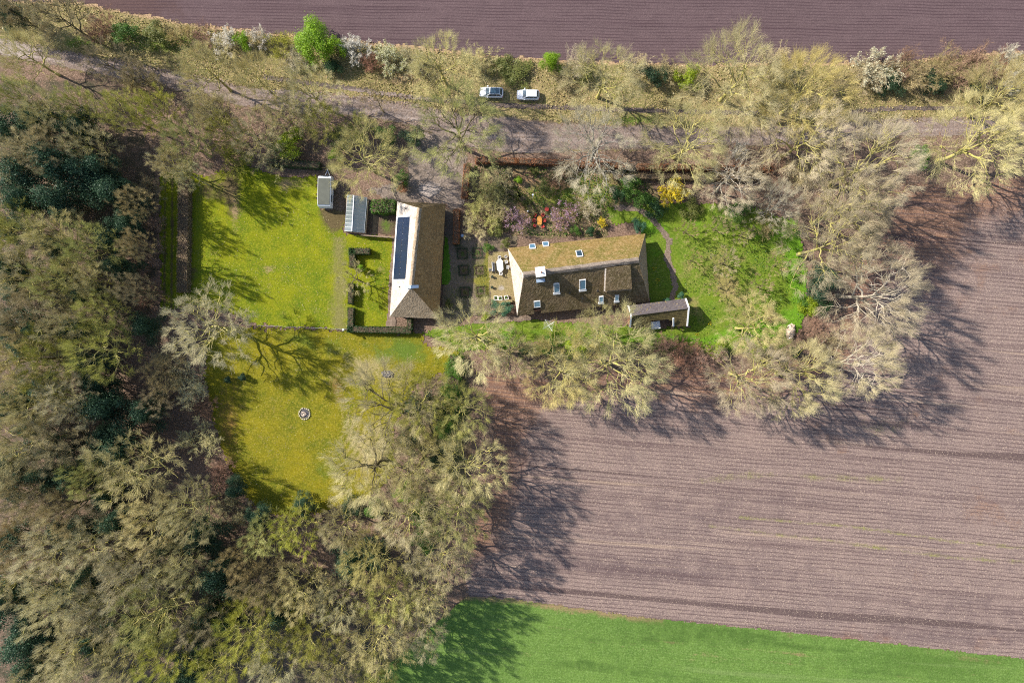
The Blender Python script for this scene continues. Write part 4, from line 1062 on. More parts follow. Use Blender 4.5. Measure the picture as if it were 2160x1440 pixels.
# cart under the shed roof
x, y = W(1382.5,689,.8)
ct = empty('garden_cart', (x,y,.10), math.radians(6)); tag(ct, 'pale grey box cart standing in the open shed bay', 'cart')
MB().box(-.8,.8,-.35,.95,.40,.95,taper=.05).build('cart_box', M['steel'], ct, bevel=.04)
MB().box(-.84,.84,-.40,1.0,.952,1.02).build('lid', M['caravan'], ct, bevel=.03)
for s_ in (-1,1):
    n=12; MB().add([(s_*.86+dx_, .3+.28*math.cos(6.2832*i/n), .28+.28*math.sin(6.2832*i/n)) for dx_ in (-.06,.06) for i in range(n)], [(i,(i+1)%n,n+(i+1)%n,n+i) for i in range(n)]+[tuple(range(n)),tuple(range(n,2*n))]).build('wheel', M['tyre'], ct)

# ------------------------------------------------------------------ trees
KINDS = {  # protos, bark, twigs
 'tan': (('oakA','oakB','oakC'),'bark_moss','tw_tan'), 'yellow': (('oakA','oakB','oakC'),'bark_moss','tw_yellow'), 'olive': (('oakB','oakC','woodA'),'bark_moss','tw_olive'),
 'grey': (('fine','fineB'),'bark_grey','tw_grey'), 'pale': (('fineB','oakC'),'bark_pale','tw_pale'), 'up': (('upA','upB'),'bark_moss','tw_yellow'), 'uptan': (('upA','upB'),'bark_moss','tw_pale'),
 'wood': (('woodA','woodB','woodC'),'bark_moss','tw_tan'), 'woodolive': (('woodA','woodB','woodC'),'bark_moss','tw_olive'), 'woodbrown': (('woodA','woodB','woodC'),'bark_dark','tw_brown'),
 'sparse': (('sparse',),'bark_dark','tw_yellow'), 'east': (('sparse','oakC','fineB'),'bark_moss','tw_pale'), 'thin': (('thin',),'bark_dark','tw_brown'), 'dark': (('oakB','oakA'),'bark_dark','tw_olive'), 'young': (('young',),'bark_grey','tw_grey'),
}
LOOK = {'east':'tan', 'sparse':'sparse pale', 'tan':'tan', 'yellow':'yellow lichened', 'olive':'olive mossy', 'grey':'fine grey', 'pale':'pale barked', 'up':'yellow-green upright', 'uptan':'pale upright', 'wood':'tan-twigged', 'woodolive':'olive-twigged', 'woodbrown':'brown-twigged', 'thin':'thin dark', 'dark':'dark limbed', 'young':'small grey'}
cnt = {}
def tree(px, py, r, h, kind, label, group, name='bare_tree', k=0.66):
    pr, bk, tw_ = KINDS[kind]
    i = cnt.get(kind, 0); cnt[kind] = i+1
    rad = r*S*(1-h*k/HCAM)
    return place(name, BT[pr[i % len(pr)]], base_from_crown(px, py, h, k), h, rad, (M[bk], M[tw_], M[bk]), label, 'tree', group)

LANE_T = 'bare trees along the lane'
for (px, py, r, h, kind, label) in (
 (55,118,62,13,'yellow','sparse yellow-limbed tree over the left end of the lane'),
 (225,128,48,13,'thin','thin dark tree leaning over the lane near its left end'),
 (440,150,66,14,'yellow','bare yellowish tree above lane, just below the white blossom bushes'),
 (545,165,60,14,'tan','forked bare tree over the lane left of the big lime-green bush'),
 (655,190,62,13,'tan','tan bare tree over the lane directly below the big lime-green bush'),
 (792,205,30,12,'thin','slim dark tree between lane and yard, smallest along the lane'),
 (935,142,74,13,'tan','broad tan tree on the verge left of the parked cars'),
 (1275,165,82,14,'tan','tan tree with dark fork on the verge right of parked cars'),
 (1560,165,112,16,'up','broad upright tree touching the ploughed field, left of a pair'),
 (1700,195,100,16,'up','broad upright green-yellow tree touching the ploughed field, right of a pair'),
 (2125,205,85,15,'up','yellow upright tree at the right edge above the lane'),
 (2070,300,112,18,'yellow','large yellow tree below lane at the right edge of the picture'),
 (962,272,102,16,'dark','large mossy dark-limbed oak over the yard entrance'),
 (770,335,82,14,'yellow','lichened tree spreading over the greenhouse'),
 (1255,315,92,14,'grey','fine grey tree standing over the copper hedge and the lane'),
 (1450,300,88,15,'tan','spreading tan tree south of the lane above the yellow forsythia'),
 (1545,378,66,14,'pale','pale open-crowned tree right of the yellow forsythia'),
 (1705,295,92,17,'east','large tan-grey tree overhanging the lane on the right'),
 (1640,430,55,13,'grey','grey open tree at the top corner of the orchard lawn'),
): tree(px, py, r, h, kind, label, LANE_T)
EAST = 'tall bare trees between garden and stubble field'
for (px, py, r, h, kind, label) in (
 (1835,345,108,21,'east','tall yellow-limbed tree leaning over the stubble field, topmost of the east row'),
 (1795,440,88,21,'east','pale-twigged tall tree below a thick grey trunk, second of the east row'),
 (1755,515,96,20,'east','wide yellow-twigged tree beside orchard, third of the east row'),
 (1850,612,104,21,'pale','tall pale tree rising from the holly at orchard corner'),
 (1590,690,70,14,'yellow','yellow-tan tree at the lower edge of the orchard lawn'),
 (1590,795,78,19,'east','yellow tree with pale trunk at field edge, left of three'),
 (1695,795,85,18,'yellow','golden fan-shaped tree with pale trunk at field edge, middle of three'),
 (1815,765,85,19,'pale','pale forked tree at field edge, right of three'),
): tree(px, py, r, h, kind, label, EAST)
SOUTH = 'bare trees south of the farmhouse'
for (px, py, r, h, kind, label) in (
 (1000,712,86,15,'yellow','yellow-green tree below the barn at the head of the ivy bank'),
 (1075,745,55,12,'yellow','smaller lichened tree between barn and clothes dryer, below the front path'),
 (1185,778,88,16,'yellow','lichened tree straight below the clothes dryer'),
 (1290,765,112,17,'yellow','largest lichened tree, below the farmhouse and left of the shed'),
 (1265,690,50,12,'tan','tan tree touching the farmhouse eaves left of the tiled shed'),
): tree(px, py, r, h, kind, label, SOUTH)
MIDT = 'bare trees along the ivy lane'
for (px, py, r, h, kind, label) in (
 (820,860,100,13,'sparse','broad pale tree on the straw-coloured meadow edge, upper of two'),
 (790,985,105,13,'sparse','broad pale tree on the straw-coloured meadow edge, lower of two'),
 (890,850,70,15,'olive','ivy-clad olive tree beside the ivy bank'),
 (975,870,62,14,'olive','olive tree at the left rim of the stubble field, upper'),
 (985,985,82,16,'yellow','yellow mossy tree casting its shadow on the stubble field'),
 (880,985,70,15,'yellow','yellow mossy tree at the middle of the ivy lane'),
 (960,1075,78,16,'olive','olive tree at left rim of the stubble field, lower'),
 (860,1085,75,15,'tan','tan tree at the lower end of the ivy lane'),
 (930,1165,75,16,'wood','tan tree above the corner where stubble meets the green crop'),
): tree(px, py, r, h, kind, label, MIDT)
tree(440,690,98,15,'wood','lone rounded grey-olive tree between the two left lawns', None)
place('bare_tree', BT['young'], base_from_crown(748,588,5.5,.6), 5.8, 36*S, (M['bark_dark'], M['tw_yellow'], M['bark_moss']), 'small bare tree beside the clipped lime-green shrub', 'tree')
WOOD = [  # crown centre, radius (photo pixels), height, kind
 (30,25,75,16,'woodbrown'),(125,35,65,15,'woodbrown'),(35,205,60,14,'woodolive'),(165,222,50,13,'woodolive'),(255,235,55,13,'woodolive'),(330,240,58,13,'woodolive'),(395,300,62,13,'woodolive'),(360,345,45,12,'wood'),
 (100,240,62,15,'wood'),(470,275,50,11,'woodolive'),(535,285,50,11,'tan'),(190,310,58,15,'wood'),(95,320,60,15,'woodbrown'),(25,330,60,15,'wood'),(400,370,36,12,'wood'),
 (30,480,72,17,'woodolive'),(120,500,68,17,'wood'),(195,520,60,16,'woodolive'),(40,580,72,17,'wood'),(125,595,65,17,'woodolive'),(205,595,55,16,'wood'),(60,670,70,17,'woodbrown'),(150,680,62,16,'wood'),
 (220,655,55,16,'woodolive'),(25,760,75,17,'wood'),(110,760,72,17,'woodolive'),(205,740,72,16,'olive'),(60,850,80,17,'wood'),(150,840,75,17,'wood'),(345,790,50,11,'woodbrown'),
 (40,940,80,17,'wood'),(130,935,75,17,'woodbrown'),(285,990,98,18,'wood'),(195,1000,55,16,'woodolive'),(55,1040,80,17,'woodbrown'),(140,1070,75,17,'woodbrown'),(330,850,40,11,'woodbrown'),
 (400,1075,80,17,'wood'),(320,1110,70,17,'wood'),(30,1150,75,17,'woodbrown'),(110,1160,80,18,'wood'),(205,1150,72,17,'wood'),(290,1200,88,18,'wood'),(385,1190,70,17,'wood'),(130,1260,88,18,'wood'),(220,1270,88,18,'wood'),
 (330,1290,85,18,'woodolive'),(170,1370,85,18,'wood'),(265,1380,80,18,'wood'),(360,1380,70,17,'woodolive'),(430,1310,60,16,'woodbrown'),(510,1180,60,16,'woodbrown'),(560,1130,55,14,'woodolive'),(625,1115,70,14,'olive'),
 (560,1230,70,16,'woodbrown'),(530,1330,80,17,'olive'),(470,1400,70,17,'woodolive'),(640,1240,75,16,'wood'),(720,1265,78,17,'wood'),(660,1340,75,17,'woodolive'),(580,1400,75,17,'wood'),(700,1405,75,17,'wood'),
 (785,1180,80,16,'yellow'),(820,1260,75,16,'woodolive'),(800,1345,75,17,'wood'),(890,1255,65,15,'wood'),(885,1325,72,15,'wood'),(790,1420,60,16,'woodolive'),(720,1110,60,14,'tan'),
 (285,430,38,14,'woodbrown'),(292,520,38,14,'woodbrown'),(285,610,42,14,'woodbrown'),(455,240,50,12,'tan'),(600,245,52,12,'tan'),(290,160,40,12,'woodbrown'),(680,255,45,11,'olive'),
 (100,1440,70,17,'wood'),(20,1230,65,17,'wood'),
]
ORD = ['first','second','third','fourth','fifth','sixth','seventh','eighth','ninth','tenth','eleventh','twelfth','thirteenth','fourteenth','fifteenth','sixteenth']
ws = sorted(WOOD, key=lambda t: t[1]); rows = [ws[i:i+7] for i in range(0, len(ws), 7)]
for ri, row in enumerate(rows):
    for ci, (px, py, r, h, kind) in enumerate(sorted(row)):
        tree(px, py, r*RNG.uniform(.80,.96), h*RNG.uniform(.85,1.08), kind, f'{LOOK[kind]} bare tree in the left wood, {ORD[ri]} row from the top, {ORD[ci]} from left', 'bare trees of the left wood')
ORCH = [(1448,486,22,'leftmost in the upper row'),(1511,480,24,'second in the upper row'),(1568,492,24,'third in the upper row'),(1464,547,18,'dense one nearest the farmhouse'),(1530,553,30,'in the middle of the orchard'),
 (1641,557,24,'at the lush right side of the orchard'),(1524,604,30,'in the lower row above the shed shadow'),(1606,603,26,'in the lower row right of centre'),(1576,662,22,'closest to the firewood heap')]
for (px, py, r, where) in ORCH:
    place('fruit_tree', BT['young'], base_from_crown(px,py,4.0,.6), 4.2, r*S, (M['bark_dark'], M['tw_brown'], M['bark_dark']), f'small bare fruit tree {where}', 'tree', 'orchard trees on the garden lawn')

# evergreens and shrubs: px, py, radius px, height, proto, leaf material, label
def shrub(px, py, r, h, proto, mats, label, name='shrub', cat='shrub', group=None, k=.6):
    pr = LT.get(proto) or TS[proto]
    ms = [M[m] for m in mats]
    parts = ('stems','crown','blossom') if proto in TS else ('trunk','crown')
    return place(name, pr, base_from_crown(px,py,h,k), h, r*S*(1-h*k/HCAM), ms, label, cat, group, parts=parts)
EVG = [(30,270,60,13,'everA'),(45,365,62,13,'everB'),(130,345,66,14,'everC'),(200,365,58,13,'everA'),(125,425,56,13,'everB'),(240,410,50,11,'everC'),(262,470,40,9,'everA'),(60,430,50,13,'everC'),(90,270,50,12,'everB'),(165,270,45,12,'everA'),
 (80,705,46,13,'everA'),(20,690,44,12,'everB'),(222,860,52,13,'everC'),(235,945,58,13,'everA'),(60,1345,58,14,'everB'),(15,1270,64,14,'everA'),(85,1395,54,13,'everC'),(430,1130,46,12,'everA'),(460,1215,54,13,'everB'),(445,1290,44,12,'everC'),
 (735,1185,52,10,'everC'),(785,1175,40,9,'everA'),(400,1410,54,14,'everA'),(545,1090,36,8,'everB'),(305,870,42,10,'everC'),(498,1030,28,6,'everB'),(640,1065,32,6,'everA'),(165,1005,44,13,'everB'),(305,690,38,9,'everC'),(600,1290,40,12,'everA'),(30,975,44,13,'everC'),(350,1145,36,13,'everA'),
 (190,770,38,12,'everB'),(20,30,40,10,'everA'),(490,1300,38,12,'everC'),(250,1095,40,13,'everB'),(110,1000,38,13,'everA'),(300,1330,40,13,'everC'),(20,850,40,13,'everB'),(200,1210,40,14,'everA'),(250,560,36,11,'everC'),(20,560,38,13,'everA')]
EVG += [(int(15+85*(i%3)+60*((i*7)%5)/5), int(480+ (i//3)*105 + 60*((i*3)%4)/4), 34+((i*5)%4)*4, 8+(i%3), ('everA','everB','everC')[i%3]) for i in range(27)]
es = sorted(EVG, key=lambda t: t[1]); er = [es[i:i+5] for i in range(0, len(es), 5)]
for ri, row in enumerate(er):
    for ci, (px, py, r, h, pr) in enumerate(sorted(row)):
        shrub(px, py, r, h, pr, ('bark_dark', 'teal'), f'dark blue-green evergreen in the left wood, {ORD[ri]} row from the top, {ORD[ci]} from left', 'evergreen_tree', 'tree', 'evergreens under the left wood')
HB = 'hedge bushes along the ploughed field'
for a in (
 (425,82,28,3,'twigB',('bark_dark','tw_rust'),'rusty bare shrub left of the first white blossom bush',HB),
 (470,84,32,4,'bloomA',('bark_grey','tw_pale','white_bl'),'white blossoming bush at far left of the field hedge',HB),
 (513,86,23,3.5,'bushA',('bark_dark','fresh'),'small bright green bush between two white blossom bushes',HB),
 (543,80,24,3.5,'bloomB',('bark_grey','tw_pale','white_bl'),'small white blossom bush right of the small green bush',HB),
 (590,98,32,3.5,'twigA',('bark_grey','tw_olive'),'olive bare shrub left of the big lime-green bush',HB),
 (660,88,50,6.5,'everB',('bark_dark','fresh'),'largest lime-green bush jutting into the ploughed field',HB),
 (702,98,27,5,'bushB',('bark_dark','fresh'),'lime-green bush attached to the right of the largest one',HB),
 (748,105,33,4,'bloomA',('bark_grey','tw_grey','white_bl'),'pinkish white blossom bush right of the lime-green bushes',HB),
 (785,130,26,3,'twigB',('bark_dark','tw_rust'),'reddish bare shrub between pinkish and cream blossom bushes',HB),
 (820,125,38,4,'bloomA',('bark_grey','tw_olive','cream_bl'),'cream blossom bush left of the broad verge tree',HB),
 (1090,154,38,1.6,'bushB',('bark_dark','olive'),'low green bramble patch above the two cars',HB),
 (1163,130,27,5,'everC',('bark_dark','fresh'),'narrow bright green bush right of the cars by the field',HB),
 (1185,160,30,2.5,'twigA',('bark_dark','tw_brown'),'brown shrub at the foot of the narrow green bush',HB),
 (1235,150,28,3,'bushB',('bark_dark','olive'),'olive bush at the left side of the tan verge tree',HB),
 (1380,160,32,3.2,'bushA',('bark_dark','ivy'),'dark ivy mound between verge trees',HB),
 (1455,160,32,4,'bushB',('bark_dark','lime'),'yellow-green bush left of the upright verge trees',HB),
 (1340,140,30,4,'twigA',('bark_grey','tw_pale'),'pale bare shrub left of the dark ivy mound',HB),
 (1855,140,45,4.5,'bloomB',('bark_grey','tw_pale','cream_bl'),'pale flowering shrub at left end of the right-hand field hedge',HB),
 (1830,165,36,3,'twigA',('bark_dark','tw_brown'),'brown shrub below the pale flowering shrub',HB),
 (1885,172,36,3,'everC',('bark_dark','ivy'),'dark ivy thicket in the right-hand hedge, left one',HB),
 (1935,160,40,4,'twigB',('bark_grey','tw_brown'),'brown bare shrub in the middle of the right-hand hedge',HB),
 (1975,172,34,3,'everA',('bark_dark','ivy'),'dark ivy thicket in the right-hand hedge, middle one',HB),
 (2045,145,55,5,'twigB',('bark_dark','tw_rust'),'big reddish brown shrub in the right-hand hedge',HB),
 (2060,178,40,3,'everB',('bark_dark','ivy'),'dark ivy thicket below the reddish shrub',HB),
 (2135,145,45,5,'twigA',('bark_grey','tw_grey'),'grey-green shrub at right edge of the field hedge',HB),
 (205,58,34,3.5,'twigB',('bark_dark','tw_rust'),'rusty bare shrub nearest the top left wood',HB),
 (262,66,30,3,'bushA',('bark_dark','green'),'green low bush on the verge near the top left wood',HB),
 (325,72,32,3,'bushB',('bark_dark','olive'),'olive low bush on the verge below the ploughed field, left part',HB),
 (380,74,30,3.5,'twigA',('bark_dark','tw_brown'),'brown shrub second to the left of the white blossom',HB),
 (620,128,26,3,'twigB',('bark_dark','tw_grey'),'grey shrub below the largest lime-green bush',HB),
 (700,140,24,2.5,'everC',('bark_dark','deep'),'dark green low bush below the lime-green bushes',HB),
 (870,125,30,3.5,'twigA',('bark_dark','tw_tan'),'tan shrub right of the cream blossom bush',HB),
 (1010,128,34,3,'twigB',('bark_dark','tw_tan'),'tan shrub above the car with dark roof',HB),
 (1060,140,28,2,'bushB',('bark_dark','olive'),'low olive brambles above the gap between the cars',HB),
 (1215,132,30,4,'twigB',('bark_grey','tw_pale'),'pale shrub right of the narrow bright green bush',HB),
 (1415,150,30,3.5,'twigA',('bark_dark','tw_brown'),'brown shrub right of the dark ivy mound',HB),
 (1640,130,40,5,'twigB',('bark_grey','tw_pale'),'pale shrub behind the pair of upright trees',HB),
 (1905,135,34,4,'twigA',('bark_grey','tw_rust'),'rusty shrub right of the pale flowering shrub',HB),
 (1990,142,36,4,'twigB',('bark_grey','tw_brown'),'brown shrub left of the big reddish one',HB),
 (2100,140,36,4.5,'twigA',('bark_dark','tw_rust'),'rusty shrub second from the right edge of the field hedge',HB),
 (1770,170,30,3,'twigA',('bark_dark','tw_brown'),'brown shrub between upright trees and right-hand hedge',HB),
): shrub(*a[:7], group=a[7])
YB = 'bushes between lane and yard'
for a in (
 (608,300,38,4,'bushA',('bark_dark','lime'),'soft green bush above the dark green hedge'),
 (706,325,18,4,'bushB',('bark_dark','fresh'),'bright green bush just above the caravan drawbar'),
 (640,280,36,3,'twigA',('bark_dark','tw_brown'),'brown shrub right of the soft green bush'),
 (720,285,34,3,'bushA',('bark_dark','olive'),'olive shrub above the greenhouse tree'),
 (812,285,30,3,'bushB',('bark_dark','green'),'green shrub left of the yard entrance, upper'),
 (868,290,30,3,'bushA',('bark_dark','ivy'),'dark shrub left of the yard entrance, lower'),
 (846,375,20,3,'bushB',('bark_dark','green'),'green shrub beside the yard above the laurel block'),
 (848,395,14,2.2,'bushA',('bark_dark','copper'),'rusty leaved shrub beside the yard above the laurel block'),
 (590,320,40,3,'twigB',('bark_dark','tw_tan'),'tan shrub behind the dark green hedge'),
 (760,270,32,3,'twigA',('bark_dark','tw_olive'),'olive bare shrub right of the slim lane tree base'),
 (500,330,40,3.5,'twigB',('bark_dark','tw_olive'),'olive bare shrub at the top edge of the left lawn'),
 (300,180,40,4,'twigA',('bark_dark','tw_brown'),'brown shrub below the left end of the lane'),
 (420,220,36,4,'twigB',('bark_dark','tw_tan'),'tan shrub below the lane under the yellowish tree'),
): shrub(*a, group=YB)
GB = 'garden shrubs around the farmhouse'
for a in (
 (1045,440,34,3,'twigB',('bark_dark','tw_tan'),'tan twiggy shrub left of the curved low hedge'),
 (1000,480,28,2.5,'twigA',('bark_dark','tw_tan'),'tan twiggy shrub just above the courtyard beds'),
 (1050,480,24,2,'bushB',('bark_dark','olive'),'olive shrub below the left pink blossom'),
 (1150,395,22,1.5,'bushA',('bark_dark','olive'),'low olive shrub above the white lamp post'),
 (1180,380,24,2,'twigA',('bark_dark','tw_rust'),'russet shrub left of the fine grey tree'),
 (1240,440,24,2,'twigB',('bark_dark','tw_pale'),'pale twiggy shrub right of the right pink blossom'),
 (1215,485,14,1.2,'bushA',('bark_dark','green'),'low green shrub below the right pink blossom'),
 (1385,440,26,2.5,'bushB',('bark_dark','deep'),'deep green shrub beside the winding garden path'),
 (1360,420,26,2.5,'bushA',('bark_dark','green'),'green shrub left below the forsythia'),
 (1460,440,26,2,'bushB',('bark_dark','olive'),'olive bramble at the top left of the orchard'),
 (1560,440,30,2,'bushA',('bark_dark','green'),'green bramble at the top of the orchard'),
 (1620,470,30,2,'twigA',('bark_dark','tw_brown'),'brown bramble at the top right of the orchard'),
 (1095,380,13,1.8,'ball',('bark_dark','fresh'),'bright green rounded shrub below the copper lane hedge'),
 (1126,362,12,1.8,'bushA',('bark_dark','olive'),'olive shrub just below the copper lane hedge'),
 (1060,375,24,2.5,'twigA',('bark_dark','tw_tan'),'tan twiggy shrub left of the bright rounded shrub'),
 (1030,410,36,3,'twigB',('bark_dark','tw_olive'),'olive twiggy shrub in the border right of the yard hedge'),
 (1015,455,38,3,'twigA',('bark_dark','tw_olive'),'olive twiggy shrub above the box-edged beds'),
 (1085,464,26,4,'bloomFew',('bark_grey','tw_rust','pink_bl'),'pink blossoming tree left of the red chairs'),
 (1190,450,30,4,'bloomFew',('bark_grey','tw_rust','pink_bl'),'pink blossoming tree right of the red chairs'),
 (1325,395,30,3,'bushB',('bark_dark','green'),'green bushy shrub left of the yellow forsythia'),
 (1300,410,22,2.5,'bushA',('bark_dark','deep'),'deep green shrub below the grey lane tree'),
 (1417,408,28,3,'yellow',('bark_grey','tw_olive','yellow_bl'),'large bright yellow forsythia'),
 (1270,470,10,1.5,'yellow',('bark_grey','tw_olive','yellow_bl'),'small bright yellow shrub above the farmhouse roof'),
 (1246,486,15,1.8,'ball',('bark_dark','deep'),'dark green ball shrub above the farmhouse roof'),
 (1345,476,19,2.2,'bushA',('bark_dark','rhodo'),'round blue-green shrub above the farmhouse east end'),
 (1067,514,14,2,'bushB',('bark_dark','olive'),'yellow-olive shrub at the farmhouse north-west corner'),
 (1030,521,13,1.2,'bushA',('bark_dark','green'),'low green shrub in the courtyard above the terrace'),
 (1437,622,11,2,'ball',('bark_dark','rhodo'),'round green shrub behind the right end of the shed'),
 (1408,634,11,1.8,'ball',('bark_dark','rhodo'),'round green shrub behind the middle of the shed'),
 (1713,645,27,3,'bushB',('bark_dark','lime'),'glowing yellow-green shrub at the orchard corner'),
 (1742,648,20,3.5,'bushA',('bark_dark','deep'),'dark green shrub right of the glowing yellow-green one'),
 (1738,592,40,6,'everB',('bark_dark','teal'),'blue-green holly at the foot of the tall pale tree'),
 (1628,738,16,2.5,'bushA',('bark_dark','deep'),'dark green round shrub at the field edge, left of two'),
 (1680,741,15,2.5,'bushB',('bark_dark','deep'),'dark green round shrub below the firewood heap'),
 (1600,742,20,2,'bushA',('bark_dark','lime'),'yellow-green shrub left of the dark round shrubs'),
 (1515,738,24,2.5,'bushB',('bark_dark','lime'),'yellow-green shrub below the orchard at the field edge'),
 (1400,745,42,3,'twigA',('bark_dark','tw_rust'),'russet shrub below the shed, left of three'),
 (1450,748,42,3,'twigB',('bark_dark','tw_rust'),'russet shrub below the shed, middle of three'),
 (1495,755,36,3,'twigA',('bark_dark','tw_rust'),'russet shrub below the shed, right of three'),
 (1720,702,40,3,'twigB',('bark_dark','tw_rust'),'russet twiggy shrub right of the firewood heap'),
 (1745,725,30,2.5,'twigA',('bark_dark','tw_brown'),'brown twiggy shrub at the field corner by the pale forked tree'),
 (1150,735,28,2.5,'bushA',('bark_dark','green'),'green bush under the tree below the clothes dryer'),
 (1215,735,28,2.5,'bushB',('bark_dark','lime'),'yellow-green bush between the two lichened trees'),
 (1105,742,14,2.5,'bushA',('bark_dark','deep'),'small dark green bush below the front lawn'),
 (1626,664,16,1.5,'twigA',('bark_dark','tw_rust'),'low reddish twiggy shrub above the firewood heap'),
 (1048,648,18,2,'bushB',('bark_dark','rhodo'),'blue-green rhododendron below the stone planters, left'),
 (1070,652,18,2,'bushA',('bark_dark','rhodo'),'blue-green rhododendron against the farmhouse hip'),
 (1025,668,12,1,'bushA',('bark_dark','lime'),'small lime shrub at the courtyard corner by the front path'),
 (964,512,10,1.2,'bushA',('bark_dark','ivy'),'dark shrub at the foot of the upright copper hedge'),
 (1640,350,30,3,'twigA',('bark_dark','tw_rust'),'reddish shrub at the right end of the copper lane hedge'),
 (1562,318,20,3,'bloomB',('bark_grey','tw_grey','white_bl'),'pale pinkish blossom shrub beside the lane'),
 (1690,360,40,3,'twigB',('bark_dark','tw_brown'),'brown twiggy undergrowth beneath the large tan-grey tree'),
 (1945,330,30,4,'bushA',('bark_dark','green'),'green undergrowth left of the large yellow edge tree'),
 (1700,640,22,2,'bushB',('bark_dark','green'),'green shrub left of the glowing yellow-green shrub'),
 (945,640,12,2,'bushA',('bark_dark','olive'),'olive shrub against the barn in the courtyard shade'),
): shrub(*a, group=GB)
IB = 'ivy and brambles along the ivy lane'
for a in (
 (960,780,24,4,'everA',('bark_dark','green'),'bright ivy mound at the top of the ivy lane'),
 (952,830,24,4,'everB',('bark_dark','green'),'ivy mound in the upper middle of the ivy lane'),
 (880,860,38,6,'everC',('bark_dark','ivy'),'dark ivy thicket left of the ivy lane'),
 (870,930,34,6,'everA',('bark_dark','ivy'),'dark ivy thicket further down the ivy lane'),
 (935,905,24,4,'everB',('bark_dark','green'),'green ivy mound in the lower middle of the ivy lane'),
 (850,1035,28,4,'bushA',('bark_dark','fresh'),'bright green bush at the lower end of the ivy lane'),
 (920,970,26,4,'everC',('bark_dark','ivy'),'dark ivy under the yellow mossy trees'),
 (895,1140,34,3,'bushB',('bark_dark','green'),'green brambles above the crop corner'),
 (880,1080,30,3,'bushA',('bark_dark','green'),'green brambles below the bright green bush'),
 (740,1070,30,3,'everA',('bark_dark','ivy'),'ivy at the bottom edge of the meadow'),
 (790,1075,26,3,'everB',('bark_dark','green'),'green ivy at the lower right of the meadow'),
 (480,800,11,2,'ball',('bark_dark','teal'),'small dark bush at the meadow edge, left of a pair'),
 (512,796,12,2,'ball',('bark_dark','teal'),'small dark bush at the meadow edge, right of a pair'),
): shrub(*a, group=IB)

UB = 'low brown scrub between wood and meadow'
for a in (
 (420,925,44,4,'twigA',('bark_dark','tw_tan'),'pale tan scrub at the left edge of the yellow meadow'),
 (470,1000,36,3,'twigB',('bark_dark','tw_rust'),'russet scrub at the lower left edge of the meadow'),
 (395,815,44,4,'twigB',('bark_dark','tw_tan'),'tan scrub below the lone rounded tree'),
 (350,780,40,3.5,'twigA',('bark_dark','tw_brown'),'brown scrub left below the lone rounded tree'),
 (500,1075,34,3,'twigA',('bark_dark','tw_tan'),'tan scrub at the bottom left corner of the meadow'),
 (430,860,34,2.5,'twigB',('bark_dark','tw_rust'),'russet scrub between tan scrub patches left of the meadow'),
 (445,1060,34,3,'twigA',('bark_dark','tw_brown'),'brown scrub left of the bottom meadow corner'),
 (310,470,34,3,'twigA',('bark_dark','tw_rust'),'russet scrub left of the grass track, upper'),
 (315,540,34,3,'twigB',('bark_dark','tw_rust'),'russet scrub left of the grass track, middle'),
 (310,620,36,3,'twigA',('bark_dark','tw_rust'),'russet scrub left of the grass track, lower'),
 (305,400,34,3,'twigB',('bark_dark','tw_brown'),'brown scrub at the top of the grass track'),
): shrub(*a, group=UB)

# ------------------------------------------------------------------ loose leaves and grass
tag(scatter('fallen_leaves', lambda x,y: ((y > edge_y(x,VERGE_T)) & (y < edge_y(x,VERGE_B))), (0,2160,0,290), 9000, .085, 'copper_leaf', .05, 2, clump=.02), 'brown fallen leaves strewn over the roadside verge', 'leaves', kind='stuff')
tag(scatter('verge_grass', lambda x,y: ((y > edge_y(x,VERGE_T)) & (y < edge_y(x,VERGE_B))), (0,2160,0,290), 22000, .14, 'straw', .04, 3, True, clump=.015), 'straw-coloured grass tussocks on the roadside verge', 'grass', kind='stuff')
tag(scatter('lane_leaves', lambda x,y: np.abs(y-edge_y(x,LANE)) < lane_w(x)*1.05, (0,2160,50,345), 3500, .08, 'copper_leaf', .06, 21, clump=.02), 'brown fallen leaves drifted on the lane', 'leaves', kind='stuff')
tag(scatter('woodland_leaves', lambda x,y: in_poly(x,y,[(300,650),(545,690),(440,720),(430,800),(480,960),(520,1040),(560,1085),(480,1120),(330,900)]) | in_poly(x,y,[(1700,380),(1900,380),(1800,560),(1790,700),(1740,745),(1700,690),(1710,500)]) | in_poly(x,y,[(400,240),(860,270),(860,330),(560,345),(430,370)]), (300,1900,230,1130), 9000, .09, 'copper_leaf', .04, 4), 'fallen brown leaves on the bare woodland floor', 'leaves', kind='stuff')
tag(scatter('lawn_debris', lambda x,y: in_poly(x,y,LAWN) | in_poly(x,y,MEAD), (330,980,340,1090), 2600, .07, 'straw', .10, 6, clump=.03), 'pale twigs and dead leaves on the left lawns', 'leaves', kind='stuff')
tag(scatter('rough_grass', lambda x,y: in_poly(x,y,GARD) & ((x > 1440) | (y > 700)), (880,1720,425,745), 12000, .11, 'green', .10, 7, True, clump=.03), 'rough green grass tufts of the orchard lawn', 'grass', kind='stuff')
tag(scatter('border_plants', lambda x,y: in_poly(x,y,[(1000,350),(1330,352),(1400,420),(1300,440),(1270,500),(1080,495),(1060,440),(1000,420)]), (990,1410,340,510), 5000, .13, 'green', .05, 9, True, clump=.05), 'low green border plants below the copper lane hedge', 'plants', kind='stuff')
tag(scatter('border_leaves', lambda x,y: in_poly(x,y,[(1000,350),(1330,352),(1400,420),(1300,440),(1270,500),(1080,495),(940,470),(1000,420)]), (940,1410,340,510), 4500, .10, 'copper_leaf', .05, 10, clump=.04), 'fallen brown leaves in the garden border', 'leaves', kind='stuff')
tag(scatter('courtyard_moss', lambda x,y: in_poly(x,y,[(960,515),(1034,515),(1034,665),(945,668)]), (940,1040,510,670), 1800, .07, 'olive', .12, 12, clump=.06), 'mossy weeds between the courtyard bricks', 'weeds', kind='stuff')
